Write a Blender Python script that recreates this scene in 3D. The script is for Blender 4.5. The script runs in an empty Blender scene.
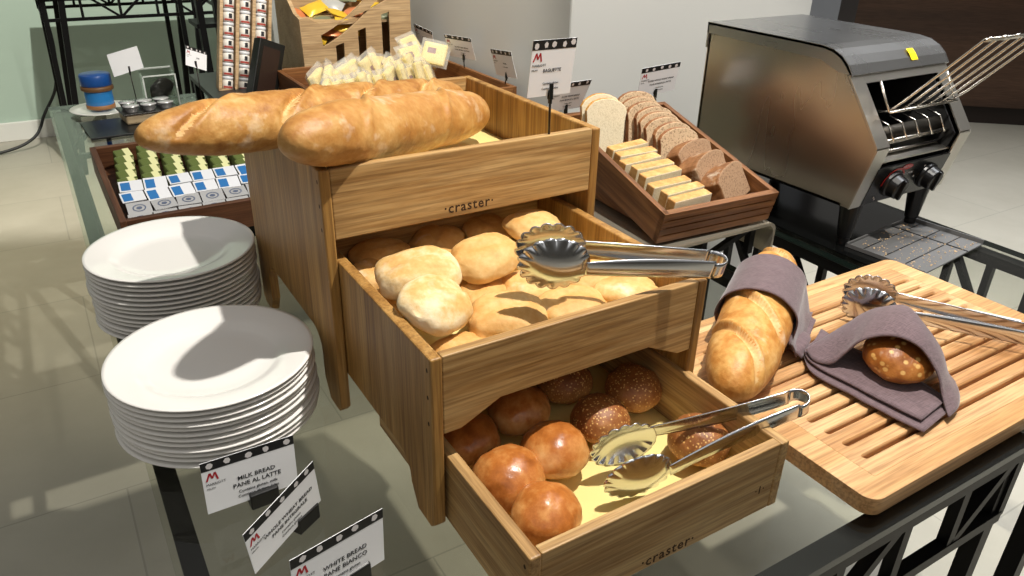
import bpy, bmesh, math, random
from mathutils import Vector, Matrix, noise
from math import sin, cos, pi, radians, sqrt
random.seed(7)
S = bpy.context.scene
COL = S.collection

# ------------------------------------------------------------------ camera, world, lights
def setup_camera():
    f, pitch, roll, yaw = 764.6749, radians(27.2666), radians(1.3478), radians(31.858)
    fw = Vector((sin(yaw)*cos(pitch), cos(yaw)*cos(pitch), -sin(pitch)))
    r = Vector((cos(yaw), -sin(yaw), 0)); u = r.cross(fw)
    R = cos(roll)*r + sin(roll)*u; U = -sin(roll)*r + cos(roll)*u
    m = Matrix((R, U, -fw)).transposed().to_4x4()
    m.translation = Vector((-.2601, -.8612, .6555))
    cd = bpy.data.cameras.new('camera'); cd.sensor_width = 36; cd.lens = f/1024*36
    cd.clip_start = .02; cd.clip_end = 60
    co = bpy.data.objects.new('camera', cd); COL.objects.link(co); co.matrix_world = m
    S.camera = co
setup_camera()

w = bpy.data.worlds.new('world'); S.world = w; w.use_nodes = True
nt = w.node_tree; bgn = nt.nodes['Background']
tc = nt.nodes.new('ShaderNodeTexCoord'); sep = nt.nodes.new('ShaderNodeSeparateXYZ')
wr = nt.nodes.new('ShaderNodeValToRGB'); mr = nt.nodes.new('ShaderNodeMapRange')
nt.links.new(tc.outputs['Generated'], sep.inputs[0]); nt.links.new(sep.outputs['Z'], mr.inputs['Value'])
mr.inputs['From Min'].default_value = -1; mr.inputs['From Max'].default_value = 1
nt.links.new(mr.outputs['Result'], wr.inputs['Fac']); nt.links.new(wr.outputs['Color'], bgn.inputs['Color'])
wr.color_ramp.elements[0].position = .50; wr.color_ramp.elements[0].color = (.15, .135, .11, 1)
wr.color_ramp.elements[1].position = .88; wr.color_ramp.elements[1].color = (1.0, .97, .92, 1)
bgn.inputs['Strength'].default_value = .38

def look_at(o, p):
    o.rotation_euler = (Vector(p)-o.location).to_track_quat('-Z', 'Y').to_euler()
def spot(name, loc, tgt, power, size, blend, color, radius=.03):
    l = bpy.data.lights.new(name, 'SPOT'); l.energy = power; l.spot_size = radians(size); l.spot_blend = blend
    l.color = color; l.shadow_soft_size = radius
    o = bpy.data.objects.new(name, l); COL.objects.link(o); o.location = loc; look_at(o, tgt); return o
def area(name, loc, tgt, power, sx, sy, color):
    l = bpy.data.lights.new(name, 'AREA'); l.shape = 'RECTANGLE'; l.size = sx; l.size_y = sy; l.energy = power; l.color = color
    o = bpy.data.objects.new(name, l); COL.objects.link(o); o.location = loc; look_at(o, tgt); return o
spot('ceiling_spot_key', (.66, -.42, 1.9), (.25, .05, .1), 195, 110, .3, (1, .95, .87), .022)
spot('ceiling_spot_board', (1.3, .3, 1.9), (.95, -.25, 0), 24, 50, .5, (1, .95, .86), .03)
spot('ceiling_spot_back', (.1, 2.3, 2.0), (.15, 4.6, -.1), 330, 75, .3, (1, .96, .88), .02)
spot('ceiling_spot_display', (.45, .95, 1.9), (.62, 1.5, .1), 90, 52, .5, (1, .93, .82), .03)
area('front_fill', (-1.2, -2.6, 2.3), (.2, .2, 0), 9, 3.0, 2.0, (1, .97, .93))  # added soft fill from behind the camera, lifts cards and front boards
area('floor_fill_near', (2.5, .3, 2.7), (2.4, .1, -.8), 30, 1.6, 1.2, (.95, .97, 1)).data.spread = radians(80)  # added fill above the right floor, kept out of the toaster's reflections
area('floor_fill_far', (4.0, .8, 2.4), (3.8, .8, -.8), 30, 2.4, 1.6, (.95, .97, 1)).data.spread = radians(95)  # added area light that brightens the far right floor
spot('warm_floor_fill', (-1.0, 3.0, 2.0), (-.75, 2.9, -.8), 125, 70, .9, (1, .80, .46), .05)  # added lamp, turns the far left floor warm beige

S.view_settings.view_transform = 'Standard'; S.view_settings.look = 'None'
S.view_settings.gamma = 1; S.view_settings.use_curve_mapping = False
S.view_settings.exposure = 0.0

# ------------------------------------------------------------------ materials
def lin(c):
    return tuple((x/255/12.92 if x/255 <= .04045 else ((x/255+.055)/1.055)**2.4) for x in c)+(1,)
def newmat(name):
    m = bpy.data.materials.new(name); m.use_nodes = True
    return m, m.node_tree, m.node_tree.nodes['Principled BSDF']
def plain(name, rgb, rough=.5, metal=0, **kw):
    m, n, b = newmat(name)
    b.inputs['Base Color'].default_value = lin(rgb); b.inputs['Roughness'].default_value = rough
    b.inputs['Metallic'].default_value = metal
    for k, v in kw.items(): b.inputs[k.replace('_', ' ')].default_value = v
    return m
def N(nt, t, **kw):
    n = nt.nodes.new(t)
    for k, v in kw.items(): setattr(n, k, v)
    return n
def ramp(nt, fac, stops):
    r = nt.nodes.new('ShaderNodeValToRGB'); e = r.color_ramp.elements
    while len(e) < len(stops): e.new(.5)
    for el, (p, c) in zip(e, stops): el.position = p; el.color = lin(c)
    nt.links.new(fac, r.inputs['Fac']); return r.outputs['Color']
def coords(nt, scale, rnd=True):
    t = N(nt, 'ShaderNodeTexCoord'); m = N(nt, 'ShaderNodeMapping'); m.inputs['Scale'].default_value = scale
    nt.links.new(t.outputs['Object'], m.inputs['Vector'])
    if rnd:
        oi = N(nt, 'ShaderNodeObjectInfo'); mu = N(nt, 'ShaderNodeMath', operation='MULTIPLY'); mu.inputs[1].default_value = 37
        nt.links.new(oi.outputs['Random'], mu.inputs[0]); nt.links.new(mu.outputs[0], m.inputs['Location'])
    return m.outputs['Vector']
def noise_n(nt, vec, scale, detail=4, rough=.55, dist=0):
    n = N(nt, 'ShaderNodeTexNoise'); n.inputs['Scale'].default_value = scale; n.inputs['Detail'].default_value = detail
    n.inputs['Roughness'].default_value = rough; n.inputs['Distortion'].default_value = dist
    nt.links.new(vec, n.inputs['Vector']); return n.outputs['Fac']
def bump(nt, b, h, strength=.3, dist=.002):
    n = N(nt, 'ShaderNodeBump'); n.inputs['Strength'].default_value = strength; n.inputs['Distance'].default_value = dist
    nt.links.new(h, n.inputs['Height']); nt.links.new(n.outputs['Normal'], b.inputs['Normal'])
def wood(name, axis, cols, rough=.5, fine=1.0, staves=0):
    m, t, b = newmat(name)
    sc = [38*fine]*3; sc[axis] = 2.2*fine
    v = coords(t, sc)
    a = noise_n(t, v, 1.0, 6, .62, .6)
    c = ramp(t, a, [(.3, cols[0]), (.5, cols[1]), (.72, cols[2])])
    sc2 = [260]*3; sc2[axis] = 9
    v2 = coords(t, sc2); g = noise_n(t, v2, 1.0, 3, .6)
    mx = N(t, 'ShaderNodeMix', data_type='RGBA', blend_type='MULTIPLY'); mx.inputs[0].default_value = .55
    t.links.new(c, mx.inputs[6]); t.links.new(ramp(t, g, [(.35, (150, 132, 110)), (.6, (255, 255, 255))]), mx.inputs[7])
    out = mx.outputs[2]
    if staves:
        sc3 = [staves]*3; sc3[axis] = 1.6; v3 = coords(t, sc3, False)
        vo = N(t, 'ShaderNodeTexVoronoi', distance='CHEBYCHEV'); vo.inputs['Scale'].default_value = 1; vo.inputs['Randomness'].default_value = .35
        t.links.new(v3, vo.inputs['Vector'])
        m2 = N(t, 'ShaderNodeMix', data_type='RGBA', blend_type='MULTIPLY'); m2.inputs[0].default_value = .8
        t.links.new(out, m2.inputs[6]); t.links.new(ramp(t, vo.outputs['Color'], [(.2, (214, 182, 146)), (.8, (255, 246, 234))]), m2.inputs[7]); out = m2.outputs[2]
    t.links.new(out, b.inputs['Base Color']); b.inputs['Roughness'].default_value = rough
    bump(t, b, g, .25, .0006)
    return m
OAK = [(150, 108, 56), (188, 150, 96), (210, 178, 124)]
oak = [wood('oak_x', 0, OAK, .5, 1.7), wood('oak_y', 1, OAK), wood('oak_z', 2, [(134, 92, 40), (170, 126, 64), (194, 154, 92)])]
WAL = [(92, 54, 26), (128, 82, 42), (160, 112, 64)]
MAH = [(62, 34, 20), (90, 54, 32), (116, 76, 48)]
mahogany = [wood('mahogany_x', 0, MAH), wood('mahogany_y', 1, MAH)]
walnut = [wood('walnut_x', 0, WAL), wood('walnut_y', 1, WAL), wood('walnut_z', 2, WAL)]
BEE = [(212, 172, 118), (228, 194, 144), (238, 212, 170)]
beech = wood('rubberwood', 0, BEE, .42, .6, 14)
beechgrid = wood('rubberwood_grid', 0, [(198, 154, 106), (222, 186, 138), (236, 206, 164)], .45, .6, 22)
crate_w = wood('crate_ply', 0, [(176, 144, 104), (196, 166, 124), (210, 182, 142)], .6, .5)
counter_w = wood('counter_wood', 0, [(66, 46, 34), (88, 62, 46), (104, 76, 58)], .45, .12)

white_por = plain('porcelain', (240, 238, 234), .14, 0, Coat_Weight=.3)
black_m = plain('black_metal', (9, 9, 10), .42, 0, Specular_IOR_Level=.2)
black_p = plain('black_plastic', (12, 12, 13), .3)
dark_glass = plain('black_sheet', (10, 11, 11), .12)
paper_w = plain('card_white', (242, 243, 246), .45)
paper_b = plain('card_black', (20, 20, 22), .5)
ink = plain('ink', (34, 34, 40), .6)
red_ink = plain('red_ink', (176, 24, 40), .5)
spotcol = plain('print_white', (218, 214, 214), .5)
engr = plain('burnt_wood', (58, 36, 16), .8)
parch = plain('parchment', (232, 212, 138), .6)
chrome = plain('wire_steel', (220, 214, 204), .22, 1)
frame_blk = plain('frame_black', (18, 19, 17), .35)
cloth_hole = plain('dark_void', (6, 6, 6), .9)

def steel_mat(name, col, rough, axis=2, streak=.12, aniso=0):
    m, t, b = newmat(name); b.inputs['Metallic'].default_value = 1
    sc = [300]*3; sc[axis] = 4; v = coords(t, sc); a = noise_n(t, v, 1, 3)
    sc2 = [5]*3; sc2[axis] = 1.2; a2 = noise_n(t, coords(t, sc2), 1.4, 3)
    mp = N(t, 'ShaderNodeMapRange'); mp.inputs['To Min'].default_value = rough-streak*.5; mp.inputs['To Max'].default_value = rough+streak*.7
    t.links.new(a2, mp.inputs['Value']); t.links.new(mp.outputs[0], b.inputs['Roughness'])
    b.inputs['Base Color'].default_value = lin(col)
    return m
steel = steel_mat('brushed_steel', (190, 184, 174), .26)
steel_top = steel_mat('steel_cover', (176, 176, 176), .27, 1)
steel_fl = steel_mat('steel_flange', (206, 202, 194), .3, 2)
polished = steel_mat('polished_steel', (206, 208, 212), .18, 0, .06)

def glass_mat(name, tint, ior=1.45, rough=.0):
    m = bpy.data.materials.new(name); m.use_nodes = True; t = m.node_tree; t.nodes.clear()
    o = N(t, 'ShaderNodeOutputMaterial'); mx = N(t, 'ShaderNodeMixShader'); tr = N(t, 'ShaderNodeBsdfTransparent'); gl = N(t, 'ShaderNodeBsdfGlossy')
    lw = N(t, 'ShaderNodeLayerWeight'); lw.inputs['Blend'].default_value = .5; pw_ = N(t, 'ShaderNodeMath', operation='POWER'); pw_.inputs[1].default_value = 5
    fr = N(t, 'ShaderNodeMath', operation='MULTIPLY_ADD'); f0 = ((ior-1)/(ior+1))**2; fr.inputs[1].default_value = 1-f0; fr.inputs[2].default_value = f0
    t.links.new(lw.outputs['Facing'], pw_.inputs[0]); t.links.new(pw_.outputs[0], fr.inputs[0])
    tr.inputs['Color'].default_value = lin(tint); gl.inputs['Roughness'].default_value = rough
    t.links.new(fr.outputs[0], mx.inputs[0]); t.links.new(tr.outputs[0], mx.inputs[1]); t.links.new(gl.outputs[0], mx.inputs[2]); t.links.new(mx.outputs[0], o.inputs[0])
    return m
glass = glass_mat('table_glass', (234, 236, 228), 1.5)
glass_edge = plain('glass_edge', (18, 36, 32), .2)
pure_clear = glass_mat('clear_underside', (255, 255, 255), 1.0001)
clear = glass_mat('clear_acrylic', (238, 240, 238), 1.45)
def film_mat():
    m = bpy.data.materials.new('clear_film'); m.use_nodes = True; t = m.node_tree; b = t.nodes['Principled BSDF']; o = t.nodes['Material Output']
    b.inputs['Base Color'].default_value = lin((236, 234, 226)); b.inputs['Roughness'].default_value = .3
    tr = N(t, 'ShaderNodeBsdfTransparent'); mx = N(t, 'ShaderNodeMixShader'); mx.inputs[0].default_value = .24
    t.links.new(tr.outputs[0], mx.inputs[1]); t.links.new(b.outputs[0], mx.inputs[2]); t.links.new(mx.outputs[0], o.inputs[0]); return m
film = film_mat()

def crust(name, cols, nscale=9, rough=.5, flour=0, seeds=0, zspan=None, bumpy=.35):
    """baked crust: mottled brown, paler under the equator, optional flour dust and seeds"""
    m, t, b = newmat(name)
    v = coords(t, (1, 1, 1)); a = noise_n(t, v, nscale*3, 5, .6, .3); a2 = noise_n(t, v, nscale*14, 4, .6)
    mxf = N(t, 'ShaderNodeMath', operation='MULTIPLY_ADD'); mxf.inputs[1].default_value = .35; t.links.new(a2, mxf.inputs[0])
    sb = N(t, 'ShaderNodeMath', operation='MULTIPLY'); sb.inputs[1].default_value = .75; t.links.new(a, sb.inputs[0]); t.links.new(sb.outputs[0], mxf.inputs[2])
    fac = mxf.outputs[0]
    if zspan:
        tcn = N(t, 'ShaderNodeTexCoord'); sp = N(t, 'ShaderNodeSeparateXYZ'); t.links.new(tcn.outputs['Object'], sp.inputs[0])
        mp = N(t, 'ShaderNodeMapRange'); mp.inputs['From Min'].default_value = zspan[0]; mp.inputs['From Max'].default_value = zspan[1]
        mp.inputs['To Min'].default_value = .28; mp.inputs['To Max'].default_value = -.1
        t.links.new(sp.outputs['Z'], mp.inputs['Value'])
        ad = N(t, 'ShaderNodeMath', operation='ADD'); t.links.new(fac, ad.inputs[0]); t.links.new(mp.outputs[0], ad.inputs[1]); fac = ad.outputs[0]
    c = ramp(t, fac, [(.3, cols[0]), (.48, cols[1]), (.62, cols[2]), (.8, cols[3])])
    if flour:
        fl = noise_n(t, v, nscale*2.2, 4, .65); mx = N(t, 'ShaderNodeMix', data_type='RGBA')
        f2 = ramp(t, fl, [(.62-flour*.3, (0, 0, 0)), (.78-flour*.3, (200, 200, 200))])
        t.links.new(f2, mx.inputs[0]); t.links.new(c, mx.inputs[6]); mx.inputs[7].default_value = lin((240, 228, 204)); c = mx.outputs[2]
    if seeds:
        vo = N(t, 'ShaderNodeTexVoronoi'); vo.inputs['Scale'].default_value = seeds; t.links.new(v, vo.inputs['Vector'])
        mx = N(t, 'ShaderNodeMix', data_type='RGBA'); t.links.new(ramp(t, vo.outputs['Distance'], [(.2, (255, 255, 255)), (.34, (0, 0, 0))]), mx.inputs[0])
        t.links.new(c, mx.inputs[6]); mx.inputs[7].default_value = lin((222, 176, 104)); c = mx.outputs[2]
    t.links.new(c, b.inputs['Base Color']); b.inputs['Roughness'].default_value = rough
    bump(t, b, a2, bumpy, .003)
    return m
bag_mat = crust('baguette_crust', [(156, 100, 44), (180, 126, 62), (194, 146, 82), (216, 178, 120)], 7, .5, .12)
bag_mat2 = crust('baguette_crust_dark', [(140, 84, 34), (174, 120, 56), (196, 148, 82), (218, 182, 124)], 8, .5, .1)
wrapbag = crust('wrapped_crust', [(168, 100, 38), (196, 134, 62), (216, 164, 92), (236, 200, 142)], 8, .5, .1)
pale = crust('pale_bun', [(196, 142, 74), (212, 162, 92), (222, 180, 114), (234, 202, 144)], 7, .62, .1, 0, (-.02, .03))
floury = crust('floury_bun', [(200, 146, 76), (218, 176, 108), (234, 206, 156), (240, 224, 192)], 7, .65, .25, 0, (-.02, .03))
golden = crust('brioche_bun', [(140, 76, 28), (180, 108, 48), (206, 144, 80), (224, 178, 118)], 7, .28, 0, 0, (-.035, .03), .2)
seedbun = crust('seeded_bun', [(112, 60, 24), (144, 86, 40), (168, 110, 58), (190, 136, 80)], 8, .5, 0, 230, (-.03, .03))
darkroll = crust('dark_roll', [(112, 58, 20), (150, 88, 34), (176, 112, 50), (200, 140, 76)], 8, .4, .05, 90, (-.03, .03))
rye = crust('rye_crust', [(92, 56, 30), (122, 78, 42), (144, 98, 58), (170, 126, 84)], 9, .65, .2)
white_crust = crust('white_loaf_crust', [(176, 112, 48), (202, 140, 66), (220, 164, 88), (236, 196, 128)], 10, .55)
brown_crust = crust('brown_loaf_crust', [(104, 62, 34), (134, 86, 50), (158, 108, 68), (178, 130, 88)], 10, .6)
def crumb(name, base, spots, sc=260):
    m, t, b = newmat(name); v = coords(t, (1, 1, 1)); a = noise_n(t, v, sc, 4, .7)
    t.links.new(ramp(t, a, [(.32, spots), (.5, base)]), b.inputs['Base Color']); b.inputs['Roughness'].default_value = .85
    bump(t, b, a, .5, .002); return m
white_crumb = crumb('white_crumb', (232, 220, 190), (214, 200, 166))
brown_crumb = crumb('brown_crumb', (206, 180, 146), (118, 84, 58))
rye_crumb = crumb('rye_crumb', (158, 126, 96), (104, 76, 54))
toast_face = crust('toast_top', [(168, 108, 48), (194, 142, 78), (212, 168, 104), (228, 196, 140)], 10, .6)

def cloth_mat():
    m, t, b = newmat('napkin_cloth')
    a = noise_n(t, coords(t, (900, 60, 300), False), 1, 2); a2 = noise_n(t, coords(t, (60, 900, 300), False), 1, 2)
    ad = N(t, 'ShaderNodeMath', operation='ADD'); t.links.new(a, ad.inputs[0]); t.links.new(a2, ad.inputs[1])
    hf = N(t, 'ShaderNodeMath', operation='MULTIPLY'); hf.inputs[1].default_value = .5; t.links.new(ad.outputs[0], hf.inputs[0])
    t.links.new(ramp(t, hf.outputs[0], [(.35, (82, 66, 70)), (.65, (118, 98, 102))]), b.inputs['Base Color'])
    b.inputs['Roughness'].default_value = .9; b.inputs['Sheen Weight'].default_value = .25
    bump(t, b, hf.outputs[0], .3, .0006); return m
napkin_m = cloth_mat()

def tile_floor():
    m, t, b = newmat('floor_tile')
    tcn = N(t, 'ShaderNodeTexCoord'); mp = N(t, 'ShaderNodeMapping'); t.links.new(tcn.outputs['Object'], mp.inputs['Vector'])
    mp.inputs['Location'].default_value = (.3, -1.03, 0)
    br = N(t, 'ShaderNodeTexBrick'); br.inputs['Scale'].default_value = 1; br.inputs['Brick Width'].default_value = 1.22; br.inputs['Row Height'].default_value = .635
    br.inputs['Mortar Size'].default_value = .0025; br.offset = .5; t.links.new(mp.outputs[0], br.inputs['Vector'])
    br.inputs['Color1'].default_value = lin((176, 171, 157)); br.inputs['Color2'].default_value = lin((181, 176, 162)); br.inputs['Mortar'].default_value = lin((158, 154, 142))
    a = noise_n(t, mp.outputs[0], 2.2, 5, .6)
    mx = N(t, 'ShaderNodeMix', data_type='RGBA', blend_type='MULTIPLY'); mx.inputs[0].default_value = .5
    t.links.new(br.outputs['Color'], mx.inputs[6]); t.links.new(ramp(t, a, [(.3, (208, 206, 200)), (.7, (255, 255, 255))]), mx.inputs[7])
    t.links.new(mx.outputs[2], b.inputs['Base Color']); b.inputs['Roughness'].default_value = .45
    return m

# ------------------------------------------------------------------ helpers
def link(name, bm, mat, parent=None, smooth=False, bev=0, seg=2):
    me = bpy.data.meshes.new(name); bm.normal_update(); bm.to_mesh(me); bm.free()
    for m_ in (mat if isinstance(mat, (list, tuple)) else [mat]): me.materials.append(m_)
    if smooth:
        me.polygons.foreach_set('use_smooth', [True]*len(me.polygons))
    o = bpy.data.objects.new(name, me); COL.objects.link(o)
    if parent: o.parent = parent
    if bev:
        b = o.modifiers.new('bevel', 'BEVEL'); b.width = bev; b.segments = seg; b.limit_method = 'ANGLE'; b.angle_limit = radians(40)
    return o
def tag(o, label, cat, group=None):
    o['label'] = label; o['category'] = cat
    if group: o['group'] = group
    return o
def thing(name, label, cat, loc=(0, 0, 0), rot=(0, 0, 0), group=None, mat=None):
    o = bpy.data.objects.new(name, None); COL.objects.link(o); o.empty_display_size = .02
    if mat is not None: o.matrix_world = mat
    else: o.location = loc; o.rotation_euler = rot
    return tag(o, label, cat, group)
def struct(o): o['kind'] = 'structure'; return o
def copy_tree(o, parent=None):
    c = o.copy(); COL.objects.link(c)
    if parent: c.parent = parent
    for ch in list(o.children): copy_tree(ch, c)
    return c
def box(bm, x0, y0, z0, x1, y1, z1, M=None):
    vs = [bm.verts.new(p) for p in ((x0, y0, z0), (x1, y0, z0), (x1, y1, z0), (x0, y1, z0), (x0, y0, z1), (x1, y0, z1), (x1, y1, z1), (x0, y1, z1))]
    fs = [bm.faces.new([vs[i] for i in q]) for q in ((0, 3, 2, 1), (4, 5, 6, 7), (0, 1, 5, 4), (1, 2, 6, 5), (2, 3, 7, 6), (3, 0, 4, 7))]
    if M is not None: bmesh.ops.transform(bm, matrix=M, verts=vs)
    return fs
def BOX(*a, M=None):
    bm = bmesh.new(); box(bm, *a, M=M); return bm
def prism(bm, poly, axis, a0, a1, flip=False):
    """poly in the two other axes; extruded along axis from a0 to a1"""
    def P(p, a):
        if axis == 0: return (a, p[0], p[1])
        if axis == 1: return (p[0], a, p[1])
        return (p[0], p[1], a)
    A = [bm.verts.new(P(p, a0)) for p in poly]; B = [bm.verts.new(P(p, a1)) for p in poly]
    n = len(poly); fs = [bm.faces.new(A[::-1]), bm.faces.new(B)]
    for i in range(n): fs.append(bm.faces.new((A[i], A[(i+1) % n], B[(i+1) % n], B[i])))
    bmesh.ops.recalc_face_normals(bm, faces=fs); return fs
def beam(bm, a, b, wx, wz, up=(0, 0, 1)):
    """rectangular bar between two points"""
    a, b = Vector(a), Vector(b); d = (b-a); L = d.length; d.normalize()
    up = Vector(up)
    if abs(d.dot(up)) > .97: up = Vector((1, 0, 0))
    s = d.cross(up).normalized(); u = s.cross(d)
    M = Matrix((s, d, u)).transposed().to_4x4(); M.translation = a
    box(bm, -wx/2, 0, -wz/2, wx/2, L, wz/2, M=M)
def tube(bm, pts, r, seg=8, cap=True, radii=None):
    pts = [Vector(p) for p in pts]; n = len(pts); rings = []; prev = None
    for i, p in enumerate(pts):
        d = (pts[min(i+1, n-1)]-pts[max(i-1, 0)]).normalized()
        if prev is None: u = Vector((0, 0, 1)) if abs(d.z) < .9 else Vector((1, 0, 0))
        else: u = prev
        s = d.cross(u).normalized(); u = s.cross(d).normalized(); prev = u
        rr = radii[i] if radii else r
        rings.append([bm.verts.new(p+(s*cos(2*pi*k/seg)+u*sin(2*pi*k/seg))*rr) for k in range(seg)])
    for A, B in zip(rings, rings[1:]):
        for k in range(seg): bm.faces.new((A[k], A[(k+1) % seg], B[(k+1) % seg], B[k]))
    if cap: bm.faces.new(rings[0][::-1]); bm.faces.new(rings[-1])
def lathe(bm, prof, seg=64, c=(0, 0, 0)):
    rings = []
    for r, z in prof:
        if r < 1e-6: rings.append([bm.verts.new((c[0], c[1], c[2]+z))])
        else: rings.append([bm.verts.new((c[0]+r*cos(2*pi*k/seg), c[1]+r*sin(2*pi*k/seg), c[2]+z)) for k in range(seg)])
    for A, B in zip(rings, rings[1:]):
        for k in range(seg):
            q = (k+1) % seg
            if len(A) == 1 and len(B) == 1: continue
            if len(A) == 1: bm.faces.new((A[0], B[q], B[k]))
            elif len(B) == 1: bm.faces.new((A[k], A[q], B[0]))
            else: bm.faces.new((A[k], A[q], B[q], B[k]))
    bmesh.ops.recalc_face_normals(bm, faces=bm.faces)
def grid(bm, rows):
    V = [[bm.verts.new(p) for p in r] for r in rows]
    for A, B in zip(V, V[1:]):
        for i in range(len(A)-1): bm.faces.new((A[i], A[i+1], B[i+1], B[i]))
    return V
def from_curve(cu):
    o = bpy.data.objects.new('tmp', cu); COL.objects.link(o)
    dg = bpy.context.evaluated_depsgraph_get(); dg.update()
    me = bpy.data.meshes.new_from_object(o.evaluated_get(dg)); bm = bmesh.new(); bm.from_mesh(me)
    bpy.data.objects.remove(o); bpy.data.meshes.remove(me); bpy.data.curves.remove(cu); return bm
def text_bm(body, size, align='CENTER', extrude=.0001, shear=0, space=1, bold=0):
    cu = bpy.data.curves.new('t', 'FONT'); cu.body = body; cu.size = size; cu.align_x = align; cu.align_y = 'CENTER'
    cu.extrude = extrude; cu.shear = shear; cu.space_character = space; cu.offset = bold; cu.resolution_u = 2
    return from_curve(cu)
def plate2d(loops, extr):
    """flat plate in XY with holes; loops: outer then holes"""
    cu = bpy.data.curves.new('p', 'CURVE'); cu.dimensions = '2D'; cu.fill_mode = 'BOTH'; cu.extrude = extr
    for L in loops:
        sp = cu.splines.new('POLY'); sp.points.add(len(L)-1); sp.use_cyclic_u = True
        for p, q in zip(sp.points, L): p.co = (q[0], q[1], 0, 1)
    bm = from_curve(cu); bmesh.ops.remove_doubles(bm, verts=bm.verts, dist=1e-6); return bm
def merge(dst, src, M=None):
    if M is not None: bmesh.ops.transform(src, matrix=M, verts=src.verts)
    me = bpy.data.meshes.new('m'); src.to_mesh(me); src.free(); dst.from_mesh(me); bpy.data.meshes.remove(me)
def rrect(x0, y0, x1, y1, r, n=5):
    out = []
    for cx, cy, a0 in ((x1-r, y0+r, -90), (x1-r, y1-r, 0), (x0+r, y1-r, 90), (x0+r, y0+r, 180)):
        for k in range(n+1):
            a = radians(a0+90*k/n); out.append((cx+r*cos(a), cy+r*sin(a)))
    return out
FACE = Matrix(((1, 0, 0, 0), (0, 0, -1, 0), (0, 1, 0, 0), (0, 0, 0, 1)))   # XY drawing -> XZ, facing -y
def catmull(p, n):
    p = [Vector(q) for q in p]; out = []
    P = [p[0]*2-p[1]]+p+[p[-1]*2-p[-2]]
    for i in range(1, len(P)-2):
        for k in range(n):
            t = k/n; a, b, c, d = P[i-1:i+3]
            out.append(.5*((2*b)+(c-a)*t+(2*a-5*b+4*c-d)*t*t+(3*b-a-3*c+d)*t**3))
    out.append(p[-1]); return out
def surface(bm, ctrl, nu, nv):
    rows = [catmull(r, nu) for r in ctrl]; cols = [catmull([r[i] for r in rows], nv) for i in range(len(rows[0]))]
    return grid(bm, [[cols[i][j] for i in range(len(cols))] for j in range(len(cols[0]))])

# ------------------------------------------------------------------ the room
FZ = -.8
struct(link('floor', BOX(-6, -4, FZ-.05, 9, 5.4, FZ), tile_floor()))
green = plain('wall_paint_green', (176, 196, 180), .8)
struct(link('wall_far', BOX(-6, 4.82, FZ, .93, 4.95, 2.6), green))
struct(link('baseboard_far', BOX(-6, 4.795, FZ, .93, 4.82, FZ+.115), plain('skirting', (228, 228, 220), .5), bev=.004))
colm = plain('wall_paint_white', (194, 194, 190), .8)
struct(link('wall_column', BOX(.93, .8, FZ, 1.845, 4.95, 2.6), colm, bev=.006))
grey = plain('grey_panel', (112, 114, 118), .6)
struct(link('wall_panel', BOX(2.55, 1.6, FZ, 3.06, 2.1, 2.2), grey))
struct(link('trim_dark', BOX(3.06, 1.62, FZ, 3.22, 2.1, 2.2), plain('trim_dark', (34, 28, 26), .6)))

# far service counter
a = math.atan2(-.24, .285)
cnt = thing('service_counter', 'dark brown wood-panelled service counter across the far floor', 'counter', (5.77, 2.05, FZ), (0, 0, a))
link('front_panel', BOX(-1.6, 0, .13, 2.2, .5, 1.02), counter_w, cnt)
link('plinth', BOX(-1.6, .04, 0, 2.2, .5, .13), plain('plinth_brown', (38, 26, 20), .6), cnt)
link('counter_top', BOX(-1.64, -.02, 1.02, 2.24, .55, 1.06), plain('counter_top', (170, 158, 148), .4), cnt)

# ------------------------------------------------------------------ tables
def truss(parent, name, p0, p1, z_top, depth, n, bar=.026, web=.015, odd=0):
    """welded flat-bar truss between two points"""
    p0, p1 = Vector(p0), Vector(p1); d = p1-p0; bm = bmesh.new()
    A, B = p0.copy(), p1.copy(); A.z = B.z = z_top-bar*.5
    beam(bm, A, B, bar, bar*.8)
    A2, B2 = A.copy(), B.copy(); A2.z = B2.z = z_top-depth
    beam(bm, A2, B2, web*1.15, web*1.15)
    for i in range(n+1):
        t = i/n; q = p0+d*t
        beam(bm, (q.x, q.y, z_top-bar*.6), (q.x, q.y, z_top-depth), web, web)
        if i < n and i % 2 == odd:
            q2 = p0+d*((i+1)/n); beam(bm, (q2.x, q2.y, z_top-bar*.6), (q.x, q.y, z_top-depth), web, web)
    return link(name, bm, black_m, parent)
def glass_top(parent, x0, y0, x1, y1, th=.012):
    bm = bmesh.new(); fs = box(bm, x0, y0, -th, x1, y1, -.0005)
    for i, fc in enumerate(fs): fc.material_index = 0 if i == 1 else (2 if i == 0 else 1)
    return link('glass_top', bm, [glass, glass_edge, pure_clear], parent)
TA = thing('buffet_table', 'black truss-framed buffet table with clear glass top carrying the bread risers', 'table', (.3, .7, FZ))
TA0 = Vector((.3, .7, FZ)); 
def rel(o, root):
    o.matrix_parent_inverse = Matrix.Translation(-root.location) if root.rotation_euler.z == 0 else root.matrix_basis.inverted(); return o
def part_w(o, root): # meshes built in world coordinates under an unrotated root
    o.matrix_parent_inverse = Matrix.Translation(-root.location); return o
GX0, GX1, GY0, GY1 = -.252, .852, -.524, 2.067
part_w(glass_top(TA, GX0, GY0, GX1, GY1), TA)
part_w(truss(TA, 'front_truss', (GX0+.02, GY0+.022, 0), (GX1-.02, GY0+.022, 0), -.012, .150, 8, .032, .016, 1), TA)
part_w(truss(TA, 'side_truss', (GX0+.02, GY0+.03, 0), (GX0+.02, GY1-.03, 0), -.012, .155, 16, .024), TA)
part_w(truss(TA, 'side_truss', (GX1-.02, GY0+.03, 0), (GX1-.02, GY1-.03, 0), -.012, .155, 16, .024), TA)
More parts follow.
